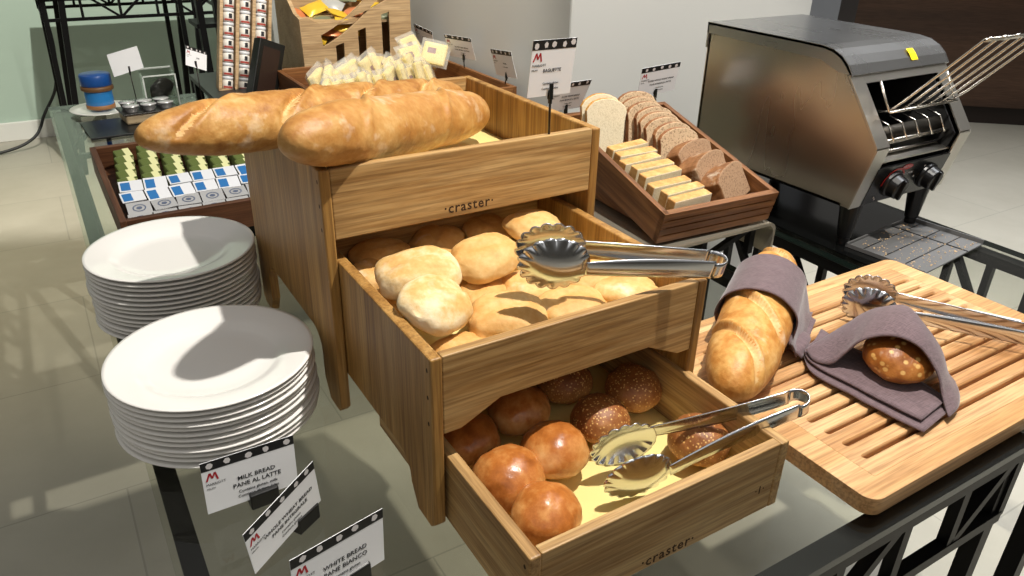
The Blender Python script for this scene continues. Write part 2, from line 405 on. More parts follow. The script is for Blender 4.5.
part_w(truss(TA, 'back_truss', (GX0+.02, GY1-.03, 0), (GX1-.02, GY1-.03, 0), -.012, .155, 8, .024), TA)
for (x, y), (dx, dy) in zip(((GX0+.03, GY0+.03), (GX1-.03, GY0+.03), (GX0+.03, GY1-.04), (GX1-.03, GY1-.04)), ((0, 1), (0, 1), (0, -1), (0, -1))):
    bm = bmesh.new()
    s = -1 if x > .3 else 1
    beam(bm, (x, y, -.02), (x, y, FZ), .024, .024)
    beam(bm, (x, y+dy*.05, -.03), (x+s*.05, y+dy*.95, FZ+.02), .024, .024)
    part_w(link('leg', bm, black_m, TA), TA)

TB = thing('side_table', 'black truss-framed glass side table carrying the conveyor toaster', 'table', (1.26, .1, FZ))
BX0, BX1, BY0, BY1 = 1.075, 1.445, -.5, .78
part_w(glass_top(TB, BX0, BY0, BX1, BY1), TB)
for x in (BX0+.018, BX1-.02): part_w(truss(TB, 'side_truss', (x, BY0+.02, 0), (x, BY1-.02, 0), -.012, .15, 14, .03), TB)
for y in (BY0+.02, BY1-.02): part_w(truss(TB, 'end_truss', (BX0+.02, y, 0), (BX1-.02, y, 0), -.012, .15, 3, .03), TB)
for x in (BX0+.03, BX1-.03):
    for y in (BY0+.03, BY1-.03):
        bm = bmesh.new(); beam(bm, (x, y, -.02), (x, y, FZ), .03, .03); part_w(link('leg', bm, black_m, TB), TB)
tag(link('black_sheet', BOX(1.092, -.06, .0002, 1.425, .7, .003), dark_glass), 'black glossy sheet lying under the conveyor toaster', 'sheet')

# tall truss table against the green wall
TC = thing('tall_truss_table', 'tall black wire-truss table standing against the far green wall', 'table', (.2, 4.2, FZ))
def bg_table():
    y0, y1 = 3.9, 4.45
    for y in (y0, y1):
        bm = bmesh.new()
        for z in (.025, .125): beam(bm, (-.17, y, z), (.75, y, z), .016, .016)
        for i in range(6):
            x = -.17+.184*i; beam(bm, (x, y, .02), (x, y, .13), .013, .013)
            if i in (1, 3): beam(bm, (x+.05, y, .125), (x+.184, y, .025), .012, .012)
            if i in (2, 4): beam(bm, (x, y, .025), (x+.11, y, .125), .012, .012)
        part_w(link('truss_rail', bm, black_m, TC), TC)
        for x0, x1 in ((-.155, -.15), (.5, .53)):
            bm = bmesh.new(); 
            beam(bm, (x0-.0, y, .13), (x1-.03, y, FZ), .024, .024); beam(bm, (x0+.085, y, .13), (x1-.0, y, FZ), .03, .03)
            part_w(link('leg', bm, black_m, TC), TC)
    bm = bmesh.new()
    for x in (-.165, .745):
        for z in (.025, .125): beam(bm, (x, y0, z), (x, y1, z), .016, .016)
    part_w(link('side_rail', bm, black_m, TC), TC)
    part_w(link('table_top', BOX(-.19, y0-.03, .135, .77, y1+.03, .155), plain('slate_top', (42, 46, 48), .3), TC), TC)
bg_table()
# black stand between rack and wall
st = thing('black_shelf_stand', 'black metal shelf stand behind the jar rack', 'shelf', (.72, 3.5, FZ))
for x0, x1 in ((.50, .52), (.585, .60), (.66, .67), (.74, .75)):
    bm = bmesh.new(); beam(bm, (x0, 3.4, .5), (x1, 3.4, FZ), .05, .03); part_w(link('upright', bm, black_m, st), st)
bm = bmesh.new(); box(bm, .48, 3.38, .02, .85, 3.6, .04); box(bm, .48, 3.38, -.4, .85, 3.6, -.38); part_w(link('shelf', bm, black_m, st), st)

# cable on the left wall
bm = bmesh.new()
tube(bm, catmull([(-.9, 4.45, -.79), (-.55, 4.5, -.785), (-.36, 4.55, -.73), (-.27, 4.6, -.6), (-.18, 4.6, -.45), (-.14, 4.5, -.2), (-.15, 4.5, .1)], 8), .009, 8)
tag(link('power_cable', bm, plain('cable', (30, 32, 30), .5), smooth=True), 'dark power cable hanging beside the tall table down to the floor', 'cable')

# ------------------------------------------------------------------ bread risers
def riser(name, label, x0, x1, yf, yb, ztop, zpan, legs, t=.014, zarch=None, eng=None, legw=.065, mid=None):
    """open-topped oak drawer box; when legs, its side panels run down to the table as legs"""
    o = thing(name, label, 'bread riser', (x0, yf, 0))
    W, D = x1-x0, yb-yf
    if legs:
        r = .03
        def corner(y, s): return [(y+s*r*(1-cos(a*pi/8)), zarch-r+r*sin(a*pi/8)) for a in range(5)]
        poly = [(0, ztop), (0, .012), (.012, 0), (legw-.018, 0), (legw, .03)]+corner(legw, 1)
        poly += [(D-y, z) for y, z in corner(legw, 1)[::-1]]+[(D-legw, .03), (D-legw+.018, 0), (D-.012, 0), (D, .012), (D, ztop)]
        poly = poly[::-1]
    else: poly = [(0, zpan), (D, zpan), (D, ztop), (0, ztop)]
    for xs in (0, W-t):
        bm = bmesh.new(); prism(bm, poly, 0, xs, xs+t)
        side = link('side_panel', bm, oak[2] if legs else oak[1], o, bev=.0022)
        bm = bmesh.new(); n = 3
        for k in range(n):
            z = ztop-.016-(ztop-zpan-.03)*k/(n-1)
            xx = xs-.0003 if xs == 0 else xs+t+.0003
            vs = [bm.verts.new((xx, .008+.0022*cos(q*pi/4), z+.003*sin(q*pi/4))) for q in range(8)]; bm.faces.new(vs)
        link('dowel_plug', bm, engr, side)
    if mid:  # raised middle of the front board
        za, zb, ca, cb = mid
        fp = [(t, ztop), (t, za), (ca-.02, za), (ca+.03, zb), (W-ca-.03, zb), (W-ca+.02, za), (W-t, za), (W-t, ztop)]
    else: fp = [(t, ztop), (t, zpan), (W-t, zpan), (W-t, ztop)]
    bm = bmesh.new(); prism(bm, fp, 1, .001, .001+t*.9); fr = link('front_panel', bm, oak[0], o, bev=.0015)
    link('back_panel', BOX(t, D-t, zpan, W-t, D-.001, ztop), oak[0], o, bev=.0015)
    link('tray_base', BOX(t, t*.95, zpan+.002+(.022 if mid else 0), W-t, D-t, zpan+.012+(.022 if mid else 0)), oak[0], o)
    if eng:
        bm = text_bm('·craster·', eng[2], 'CENTER', .0002, 0, 1.12, .0002)
        bmesh.ops.transform(bm, matrix=Matrix.Translation((eng[0]-x0, .0009, eng[1])) @ FACE, verts=bm.verts)
        link('engraved_mark', bm, engr, fr)
    return o
T = riser('bread_riser', 'tallest oak bread riser at the back holding the two long baguettes', 0, .42, 0, .398, .3575, .2646, True, zarch=.10, eng=(.204, .2775, .02))
M = riser('bread_riser', 'middle oak bread riser filled with pale soft rolls', .0147, .397, -.2655, .115, .2348, .137, True, zarch=.062, mid=(.136, .160, .055, .055))
Bx = riser('bread_riser', 'lowest oak bread drawer in front with glossy brown buns on parchment', .0332, .3895, -.4323, -.055, .1022, .0065, False, eng=(.217, .017, .02))
bm = text_bm('·1·', .016, 'CENTER', .0002)
bmesh.ops.transform(bm, matrix=Matrix.Translation((.354-.0332, .0009, .042)) @ FACE, verts=bm.verts); link('engraved_number', bm, engr, Bx.children[2])

def liner(x0, y0, x1, y1, z, label):
    bm = bmesh.new(); n = 14
    grid(bm, [[(x0+(x1-x0)*i/n, y0+(y1-y0)*j/n, z+.0025*noise.noise((i*.6, j*.6, z*50))+.001) for i in range(n+1)] for j in range(n+1)])
    o = link('parchment_liner', bm, parch, smooth=True); s = o.modifiers.new('s', 'SOLIDIFY'); s.thickness = .0005
    return tag(o, label, 'liner')
liner(.018, .018, .402, .38, .279, 'yellow parchment sheet lining the tallest riser under the baguettes')
liner(.052, -.414, .372, -.075, .0205, 'yellow parchment sheet lining the lowest drawer under the buns')
liner(.032, -.247, .379, .095, .1725, 'yellow parchment sheet lining the middle riser under the pale rolls')

# ------------------------------------------------------------------ breads
def loaf(p0, p1, r, sag=0, bend=0, scores=3, seed=0, flat=.85, taper=.55, pw=2.6, nL=260, nS=72, lump=.06, depth=.14):
    """baguette between two end points, local X along its length, with slanted score cuts"""
    p0, p1 = Vector(p0), Vector(p1); L = (p1-p0).length; ex = (p1-p0).normalized()
    ey = Vector((0, 0, 1)).cross(ex).normalized(); ez = ex.cross(ey)
    M_ = Matrix((ex, ey, ez)).transposed().to_4x4(); M_.translation = (p0+p1)/2
    bm = bmesh.new(); rows = []; pale_f = set()
    for i in range(nL+1):
        u = -1+2*i/nL; uu = max(-1, min(1, u)); prof = (1-abs(uu)**pw)**(1/2.2)
        row = []
        for k in range(nS):
            a = 2*pi*k/nS; rr = r*prof
            rr *= 1+lump*noise.noise((u*4+seed, cos(a)*.9, sin(a)*.9))+.02*noise.noise((u*18+seed, cos(a)*3, sin(a)*3))
            y, z = rr*cos(a), rr*sin(a)
            if z < 0: z *= flat
            # score cuts: slanted grooves with a raised ear on the upper side
            if sin(a) > -.1 and scores:
                for sidx in range(scores):
                    c0 = -1+2*(sidx+.75)/(scores+.5)
                    dd = (u-c0)-.20*cos(a)*1.1
                    g = math.exp(-(dd/.028)**2); e = math.exp(-((dd-.05)/.03)**2)
                    w_ = max(0, sin(a)+.1)**.6
                    k_ = 1-depth*g*w_+.09*e*w_
                    y *= k_; z *= k_
                    if g*w_ > .55+.5*noise.noise((u*14, a*4, seed)) and sin(a) > .1 and depth > .1: pale_f.add((i, k))
            row.append((u*L/2, y+bend*(1-u*u), z-sag*u*u))
        rows.append(row)
    V = [[bm.verts.new(p) for p in r_] for r_ in rows]
    for i, (A, B) in enumerate(zip(V, V[1:])):
        for k in range(nS): bm.faces.new((A[k], A[(k+1) % nS], B[(k+1) % nS], B[k])).material_index = 1 if (i, k) in pale_f else 0
    bmesh.ops.remove_doubles(bm, verts=bm.verts, dist=1e-5)
    bmesh.ops.recalc_face_normals(bm, faces=bm.faces)
    return bm, M_
def add_loaf(name, label, cat, mat, *a, **k):
    bm, M_ = loaf(*a, **k); o = link(name, bm, [mat, score_m], smooth=True); o.matrix_world = M_; return tag(o, label, cat)
score_m = crust('open_score', [(190, 138, 76), (210, 164, 102), (224, 186, 128), (234, 204, 152)], 14, .7)
add_loaf('baguette', 'golden long baguette in front, resting across the tallest oak riser', 'baguette', bag_mat, (-.042, -.026, .400), (.362, .250, .326), .0455, bend=.004, sag=-.004, scores=2, seed=2, depth=.05, pw=4)
add_loaf('baguette', 'crusty scored long baguette behind, sticking out left over the butter tray', 'baguette', bag_mat2, (-.178, .105, .394), (.395, .385, .324), .042, bend=-.01, sag=0, scores=4, seed=5, depth=.24, pw=4)

def bun_mesh(kind, seed):
    bm = bmesh.new(); bmesh.ops.create_icosphere(bm, subdivisions=4, radius=1)
    for v in bm.verts:
        p = v.co.copy(); n1 = noise.noise(p*1.3+Vector((seed*3.1, 0, 0))); n2 = noise.noise(p*3.5+Vector((0, seed*2.3, 0)))
        if kind == 'pale':
            q = Vector((math.copysign(abs(p.x)**.8, p.x), math.copysign(abs(p.y)**.85, p.y), p.z))
            q *= 1+.10*n1+.035*n2
            q.x *= .054; q.y *= .045; q.z *= .026 if q.z > 0 else .019
            q.z -= .004*math.exp(-((p.y-.15*sin(p.x*3+seed))/.1)**2)*(p.z > .3)
        elif kind == 'round':
            q = p*(1+.06*n1+.03*n2); q.x *= .044; q.y *= .043; q.z *= .036 if q.z > 0 else .026
            q.z += .002*noise.noise(p*6+Vector((seed, 1, 1)))
        else:
            q = p*(1+.08*n1+.04*n2); q.x *= .046; q.y *= .043; q.z *= .037 if q.z > 0 else .025
        v.co = q
    return bm
def bun(name, label, loc, kind, mat, seed, sc=1, rot=(0, 0, 0), group=None):
    o = link(name, bun_mesh(kind, seed), mat, smooth=True)
    o.location = loc; o.rotation_euler = rot; o.scale = (sc,)*3
    return tag(o, label, 'bread roll', group)
G1 = 'pale rolls in the middle riser'
pale_list = [
 ((.091, -.075, .232), floury, 1.0, (.12, -.1, -.35), 'cream floury roll, largest on the left of the middle riser heap'),
 ((.075, -.156, .232), floury, .9, (.45, .1, .5), 'half-toasted floury roll topmost near the front left corner of the middle riser'),
 ((.187, -.075, .233), pale, .88, (.2, -.15, .1), 'plump golden roll centred on top of the middle riser heap'),
 ((.312, .002, .222), pale, .84, (.1, .1, -.2), 'squarish golden roll just behind the scalloped tongs head'),
 ((.168, -.096, .192), pale, .82, (0, 0, .4), 'golden roll tucked between the two floury rolls and the tongs'),
 ((.162, -.172, .197), pale, .95, (.1, 0, -.3), 'smooth golden roll behind the middle of the middle riser front board'),
 ((.236, -.108, .193), pale, .82, (0, .1, .2), 'golden roll half covered by the tongs head in the middle riser'),
 ((.250, -.184, .194), pale, .84, (.1, 0, -.2), 'low golden roll at the front board just below the tongs head'),
 ((.328, -.120, .190), pale, .8, (0, 0, .3), 'golden roll peeking out under the middle tongs neck'),
 ((.337, -.186, .194), pale, .78, (0, 0, -.4), 'golden roll in the front right corner of the middle riser'),
 ((.083, -.200, .186), pale, .72, (0, 0, .2), 'cut pale roll low in the front left corner under the half-toasted roll'),
 ((.068, .025, .190), pale, .8, (0, 0, .6), 'golden roll against the left board behind the cream floury roll'),
 ((.068, -.055, .190), pale, .7, (0, 0, .3), 'golden roll low against the left board between both floury rolls'),
]
for i, (loc, m_, sc, rot, lab) in enumerate(pale_list): bun('soft_roll', lab, loc, 'pale', m_, i+1, sc, rot, G1)
for i, (x, y, lab) in enumerate(((.10, .07, 'shaded roll at the back left inside the middle riser'), (.19, .075, 'shaded roll at the back centre inside the middle riser'), (.275, .075, 'shaded roll at the back right inside the middle riser'), (.16, 0, 'shaded roll just behind the plump golden roll in the middle riser'), (.245, -.02, 'shaded roll between the plump golden roll and the squarish roll'))):
    bun('soft_roll', lab, (x, y, .196), 'pale', pale, 30+i, .82, (0, 0, i*.7), G1)
G2 = 'buns in the lowest drawer'
for i, (loc, kind, m_, sc, rot, lab) in enumerate([
 ((.100, -.283, .057), 'round', golden, .98, (.1, -.2, .3), 'glossy chestnut bun second from the front along the left board'),
 ((.174, -.268, .056), 'round', golden, 1.0, (0, .1, 1), 'shiny round bun with a bright highlight beside the tongs head'),
 ((.107, -.352, .054), 'other', golden, .9, (.2, 0, .5), 'lumpy light-brown bun in the front left corner of the lowest drawer'),
 ((.262, -.244, .054), 'round', seedbun, .9, (0, .1, .2), 'seed-topped brown bun half lit behind the tongs head'),
 ((.343, -.212, .054), 'round', seedbun, .92, (0, 0, .9), 'dark seeded bun in the shade near the right board of the lowest drawer'),
 ((.346, -.338, .052), 'round', seedbun, .9, (0, 0, 1.9), 'seeded bun lying under the arms of the lowest tongs'),
 ((.180, -.178, .056), 'round', golden, .95, (0, 0, .4), 'brown bun in deep shade behind the shiny round bun'),
 ((.092, -.198, .056), 'round', golden, .95, (0, 0, .6), 'brown bun in deep shade by the left board of the lowest drawer'),
 ((.272, -.150, .054), 'round', seedbun, .9, (0, 0, .1), 'dark seeded bun farthest back in the middle of the lowest drawer')]):
    bun('round_bun', lab, loc, kind, m_, i+3, sc, rot, G2)

# ------------------------------------------------------------------ tongs
def tongs(label, hinge, tip, sepdir, L=None, spread=.05, scoop=(.0415, .035), flip=False, dark=False):
    hinge, tip = Vector(hinge), Vector(tip); ex = (tip-hinge); L = ex.length; ex.normalize()
    sd = Vector(sepdir); ez = (sd-ex*sd.dot(ex)).normalized(); ey = ez.cross(ex)
    M_ = Matrix((ex, ey, ez)).transposed().to_4x4(); M_.translation = hinge
    o = thing('serving_tongs', label, 'tongs', mat=M_, group='scalloped serving tongs')
    r = .0125; a, b = scoop
    for s in (1, -1):
        bm = bmesh.new(); rows = []; n = 40; Ls = L-2*a*.93
        for i in range(n+1):
            t = i/n; x = r+t*(Ls-r); z = r+(spread/2-r)*t**1.2
            hw = .0125+.002*sin(t*pi)-.003*t
            row = []
            for k in range(9):
                c = -1+2*k/8; row.append((x, hw*c, s*(z-.0035*(c*c)*(.3+.7*sin(t*pi*.95)))))
            rows.append(row)
        grid(bm, rows)
        # scoop bowl with fluted scalloped rim
        cx = L-a; zc = spread/2; nf = 17; nr, na = 16, 136; ring0 = None
        c0 = bm.verts.new((cx, 0, s*(zc+.004)))
        prev = None
        for j in range(1, nr+1):
            q = j/nr; ring = []
            for k in range(na):
                th = 2*pi*k/na; sc = abs(sin(nf*th/2)); edge = max(0, (q-.72)/.28)
                back = max(0, cos(th-pi))**6     # neck side stays plain
                sc_ = 1+(.085*sc-.03)*edge*(1-back)
                x = cx+a*q*cos(th)*sc_; y = b*q*sin(th)*sc_
                z = zc+.004-.0125*q*q+(.0019*(sc-.5))*edge*(1-back)
                ring.append(bm.verts.new((x, y, s*z)))
            for k in range(na):
                if prev is None: bm.faces.new((c0, ring[k], ring[(k+1) % na]))
                else: bm.faces.new((prev[k], ring[k], ring[(k+1) % na], prev[(k+1) % na]))
            prev = ring
        if s < 0: bmesh.ops.reverse_faces(bm, faces=bm.faces)
        arm = link('arm', bm, polished, o, smooth=True); m_ = arm.modifiers.new('s', 'SOLIDIFY'); m_.thickness = .0013; m_.offset = 0
    bm = bmesh.new(); rows = []
    for i in range(17):
        a_ = pi/2+pi*i/16; rr = r+.0035*sin(pi*i/16)
        rows.append([(r+rr*cos(a_)*1.1, c*.0105, rr*sin(a_)) for c in (-1, -.5, 0, .5, 1)])
    grid(bm, rows); h = link('spring_bend', bm, polished, o, smooth=True); m_ = h.modifiers.new('s', 'SOLIDIFY'); m_.thickness = .0016; m_.offset = 0
    return o
tongs('steel scalloped tongs lying across the pale rolls in the middle riser', (.396, -.282, .262), (.170, -.180, .284), (.4, .85, .20), spread=.045)
tongs('steel scalloped tongs propped on the lowest drawer over parchment', (.440, -.404, .122), (.200, -.322, .054), (-.05, 1, .10), spread=.062)
tongs('steel scalloped tongs with a white grip lying on the slatted board', (.995, -.425, .056), (.822, -.180, .066), (.55, .65, .12), spread=.055)
tg = bpy.data.objects['serving_tongs.002']
bm = bmesh.new(); bm2 = BOX(.035, -.0085, .0205, .115, .0085, .0265); merge(bm, bm2)
link('white_grip', bm, plain('grip_white', (232, 232, 232), .35), tg, bev=.002)['label'] = 'white plastic grip'

# ------------------------------------------------------------------ plates
def plate_mesh(R=.132):
    bm = bmesh.new()
    lathe(bm, [(0, .0035), (.055, .0035), (.078, .0045), (.088, .0085), (.097, .0115), (R-.004, .0165), (R, .0185), (R-.0005, .0198), (R-.004, .0192), (.099, .0148), (.090, .0120), (.080, .0078), (.074, .0066), (0, .0062)][::-1]
          if False else [(0, .0), (.06, .0), (.066, -.0015), (.072, .001), (.088, .008), (.098, .0115), (R-.003, .0168), (R, .0190), (R-.0004, .0206), (R-.005, .0202), (.100, .0150), (.091, .0122), (.083, .0072), (.077, .0054), (.06, .0048), (0, .0048)], 72)
    return bm
ORD = ['topmost', 'second', 'third', 'fourth', 'fifth', 'sixth', 'seventh', 'eighth', 'ninth', 'tenth', 'eleventh', 'twelfth', 'thirteenth', 'fourteenth']
def ordinal(i, n): return 'bottom' if i == n-1 else ORD[i]
plate0 = None
def stack(cx, cy, n, ztop, where, group):
    global plate0
    step = (ztop-.0206-.0015)/(n-1)
    for i in range(n):
        if plate0 is None: o = plate0 = link('dinner_plate', plate_mesh(), white_por, smooth=True)
        else: o = plate0.copy(); COL.objects.link(o)
        o.location = (cx+random.uniform(-.0022, .0022), cy+random.uniform(-.0022, .0022), ztop-.0206-step*i)
        o.rotation_euler = (0, 0, random.random()*6)
        od = ordinal(i, n)
        tag(o, ('white round dinner plate on top of %s' % where) if i == 0 else '%s white dinner plate%s of %s' % (od, '' if od == 'bottom' else ' from the top', where), 'plate', group)
stack(-.143, .0815, 12, .106, 'the front stack by the bread cards', 'plates in the front stack')
stack(-.134, .415, 14, .126, 'the rear stack by the butter tray', 'plates in the rear stack')

# ------------------------------------------------------------------ name cards
def cardmat(c, yaw, tilt, roll):
    return Matrix.Translation(c) @ Matrix.Rotation(yaw, 4, 'Z') @ Matrix.Rotation(-tilt, 4, 'X') @ Matrix.Rotation(roll, 4, 'Y')
def card(label, c, yaw, tilt, roll, w, h, title, small, portrait=False, blank=False, ts=1.0):
    o = thing('name_card', label, 'sign', mat=cardmat(c, yaw, tilt, roll), group='bread name cards')
    link('card', BOX(-w/2, -.0004, 0, w/2, .0004, h), paper_w, o)
    if blank: return o
    bh = h*.17
    band = link('header_band', BOX(-w/2, -.0006, h-bh, w/2, -.0004, h), paper_b, o)
    rs = random.Random(int(abs(c[0]*1000)+abs(c[1]*777)))
    bm = bmesh.new(); n = 5
    for i in range(n):
        cx, cz = -w/2+w*(i+.5)/n+rs.uniform(-.003, .003), h-bh*.5+rs.uniform(-.0015, .0015)
        k = rs.choice((5, 6, 7)); a0 = rs.random()*6
        bm.faces.new([bm.verts.new((cx+bh*.34*cos(a0-2*pi*q/k)*rs.uniform(.75, 1.15), -.00075, cz+bh*.34*sin(a0-2*pi*q/k))) for q in range(k)][::-1])
    link('photo_spots', bm, spotcol, band)
    # red M-like emblem made of slanted bars, lettering under it
    e = h*.15; ex, ez = -w/2+w*.03, h-bh-h*.05-e; bm = bmesh.new()
    for a_, b_, t_ in ((.0, .40, .22), (.62, .95, .20)):
        bm.faces.new([bm.verts.new((ex+e*p, -.0007, ez+e*q)) for p, q in ((a_, 0 if a_ < .5 else .25), (a_+t_, 0 if a_ < .5 else .25), (b_+t_, 1), (b_, 1))])
    bm.faces.new([bm.verts.new((ex+e*p, -.0007, ez+e*q)) for p, q in ((.40, 1), (.62, 1), (.82, .25), (.62, .25))])
    bm.faces.new([bm.verts.new((ex+e*p, -.0007, ez+e*q)) for p, q in ((.95, 1), (1.15, 1), (1.38, 0), (1.16, 0))])
    link('emblem', bm, red_ink, o)
    def line(bm, s, size, x, z, al='CENTER', b=0):
        merge(bm, text_bm(s, size, al, .00005, 0, 1, b), Matrix.Translation((x, -.0007, z)) @ FACE)
    bm = bmesh.new(); line(bm, 'MARRIOTT', h*.062, -w/2+w*.03, ez-h*.07, 'LEFT'); line(bm, 'MILAN', h*.045, -w/2+w*.03, ez-h*.15, 'LEFT')
    link('brand_lettering', bm, ink, o)
    bm = bmesh.new(); z = h*(.50 if not portrait else .46); x = w*.06 if not portrait else 0
    for s in title: line(bm, s, h*.112*ts, x, z, 'CENTER', .0001); z -= h*.13
    if portrait: z -= h*.10
    for s in small: line(bm, s, h*.075*ts, x, z, 'CENTER', .00005); z -= h*.095
    link('lettering', bm, ink, o)
    return o
GL = ('Contains gluten', 'Contiene glutine')
card('small card reading MILK BREAD PANE AL LATTE beside the front plate stack', (-.151, -.118, .012), .04, .028, .029, .106, .071, ('MILK BREAD', 'PANE AL LATTE'), ('Contains gluten, milk', 'Contiene glutine, latte'))
card('steeply angled card reading WHOLE WHEAT BREAD PANE INTEGRALE on the glass', (-.133, -.197, .012), .546, -.096, -.166, .108, .071, ('WHOLE WHEAT BREAD', 'PANE INTEGRALE'), GL, ts=.9)
card('front-most card reading WHITE BREAD PANE BIANCO at the glass edge', (-.107, -.293, .012), .234, 0, .034, .108, .072, ('WHITE BREAD', 'PANE BIANCO'), GL)
card('card reading BAGUETTE clipped upright over the tallest riser', (.333, .010, .411), .071, -.108, .018, .074, .076, ('BAGUETTE',), GL, True, ts=.75)
card('card reading SLICED WHOLE WHEAT BREAD above the sliced bread box', (.969, .500, .246), -.065, -.275, -.086, .106, .073, ('SLICED WHOLE WHEAT BREAD', 'PANE INTEGRALE A FETTE'), GL, ts=.62)
card('card half hidden behind the BAGUETTE card at the bread box back', (.692, .480, .244), .133, -.4, .027, .105, .07, ('SLICED WHITE BREAD', 'PANE BIANCO A FETTE'), GL, ts=.68)
card('card on the rear packaged-bread tray, middle of the three by the white wall', (.89, 1.313, .196), -1.186, -.38, .011, .106, .074, ('GLUTEN FREE BREAD', 'PANE SENZA GLUTINE'), ('Gluten free', 'Senza glutine'), ts=.7)
card('nearest of the three cards on the rear tray by the white wall', (.89, 1.045, .189), -1.5, -.246, -.083, .105, .077, ('RUSKS',), ('Contains gluten',), ts=.7)
card('farthest of the three wall-side cards, behind the wrapped cakes', (.89, 1.575, .186), -1.431, -.276, .135, .105, .071, ('PLUM CAKE',), GL, ts=.8)
card('plain white card back on a thin stand by the blue-lidded jar', (-.006, 1.9, .122), .424, 0, -.129, .105, .07, (), (), blank=True)
card('small white card hanging before the black stand left of the jar rack', (.165, 1.7, .157), .538, .247, .407, .075, .06, ('JAM',), (), ts=1)
# holders
def block(label, c, yaw):
    o = thing('card_holder', label, 'card holder', (c[0], c[1], 0), (0, 0, yaw), 'black block card holders')
    bm = bmesh.new(); prism(bm, [(-.006, .001), (.016, .001), (.016, .020), (.012, .026), (.003, .026), (.003, .012), (.0, .012), (.0, .024), (-.006, .022)], 0, -.017, .017)
    link('block', bm, black_p, o, bev=.002)
    return o
block('black block holder gripping the MILK BREAD card', (-.140, -.1195, 0), .04)
block('black block holder gripping the WHOLE WHEAT BREAD card', (-.108, -.179, 0), .546)
block('black block holder gripping the WHITE BREAD card', (-.090, -.287, 0), .234)
def clip_stand(label, base, top, r=.0017, clip=True, foot=False):
    o = thing('card_clip', label, 'card clip', base, (0, 0, 0), 'card clips')
    d = Vector(top)-Vector(base); bm = bmesh.new(); tube(bm, [(0, 0, 0), d*.5, d], r, 8); link('rod', bm, plain('clip_rod', (60, 56, 52), .35, .8), o, smooth=True)
    bm = bmesh.new(); box(bm, -.0032, -.003, -.006, .0032, -.0012, .016, Matrix.Translation(d)); box(bm, -.0032, .0012, -.006, .0032, .003, .012, Matrix.Translation(d)); box(bm, -.0022, -.0024, -.012, .0022, .0024, -.004, Matrix.Translation(d))
    link('clip_jaw', bm, frame_blk, o, bev=.0008)
    if foot: bm = bmesh.new(); lathe(bm, [(0, 0), (.02, 0), (.021, .004), (.016, .012), (.006, .016), (0, .016)], 24); link('foot', bm, black_p, o, smooth=True)
    return o
clip_stand('thin steel clip rising from the tallest riser front to the BAGUETTE card', (.3345, .007, .352), (.334, .0075, .412))
clip_stand('black clip at the bread box back under the SLICED WHOLE WHEAT card', (.962, .487, .226), (.963, .494, .244))
clip_stand('black clip under the half hidden card at the bread box back', (.70, .47, .222), (.698, .478, .24))
clip_stand('clip on the rear tray rim under its middle wall-side card', (.888, 1.30, .168), (.889, 1.305, .196))
clip_stand('clip on the rear tray rim under its nearest wall-side card', (.888, 1.05, .168), (.889, 1.045, .19))
clip_stand('clip on the rear tray rim under its farthest wall-side card', (.888, 1.56, .168), (.889, 1.57, .186))
clip_stand('thin black stand of the small white card left of the jar rack', (.168, 1.705, 0), (.166, 1.703, .162), foot=True)
clip_stand('thin black stand holding the plain white card by the blue jar', (.0, 1.9, 0), (-.004, 1.902, .125), foot=True)

# ------------------------------------------------------------------ slatted bread board
bw, bd, bt = .642, .4235, .0275
BD = thing('slatted_bread_board', 'large pale rubberwood bread board with crumb slots at the table front', 'bread board', (.4696, -.505, 0), (0, 0, .0057))
fr_in = rrect(.043, .030, bw-.043, bd-.030, .002, 2)
bm = plate2d([rrect(0, 0, bw, bd, .02, 6), fr_in[::-1]], .0125); bmesh.ops.transform(bm, matrix=Matrix.Translation((0, 0, .0145)), verts=bm.verts)
link('board_frame', bm, beech, BD, bev=.004, seg=3)
link('crumb_base', BOX(.02, .02, .003, bw-.02, bd-.02, .008), wood('slot_floor', 0, [(150, 104, 62), (170, 122, 78), (186, 140, 94)], .6), BD)
slots = []
y = .061
while y < bd-.05:
    slots.append(rrect(.062, y-.0052, bw-.055, y+.0052, .005, 4)[::-1]); y += .0285
bm = plate2d([rrect(.0436, .0306, bw-.0436, bd-.0306, .002, 2)]+slots, .008); bmesh.ops.transform(bm, matrix=Matrix.Translation((0, 0, .0187)), verts=bm.verts)
link('slat_grid', bm, beechgrid, BD)

# wrapped baguette and napkin
add_loaf('baguette', 'half-wrapped baguette lying on the slatted board beside the lowest drawer', 'baguette', wrapbag, (.424, -.306, .078), (.806, -.050, .082), .053, scores=4, seed=9, depth=.16, pw=3.2, lump=.08)
def cloth(name, label, ctrls, nu=8, nv=6, th=.0022, extra=()):
    bm = bmesh.new()
    for c in ctrls: surface(bm, c, nu, nv)
    for v in bm.verts: v.co += Vector((0, 0, .0012*noise.noise(v.co*38)))
    o = link(name, bm, napkin_m, smooth=True); s = o.modifiers.new('s', 'SOLIDIFY'); s.thickness = th; s.offset = 1
    return tag(o, label, 'napkin')
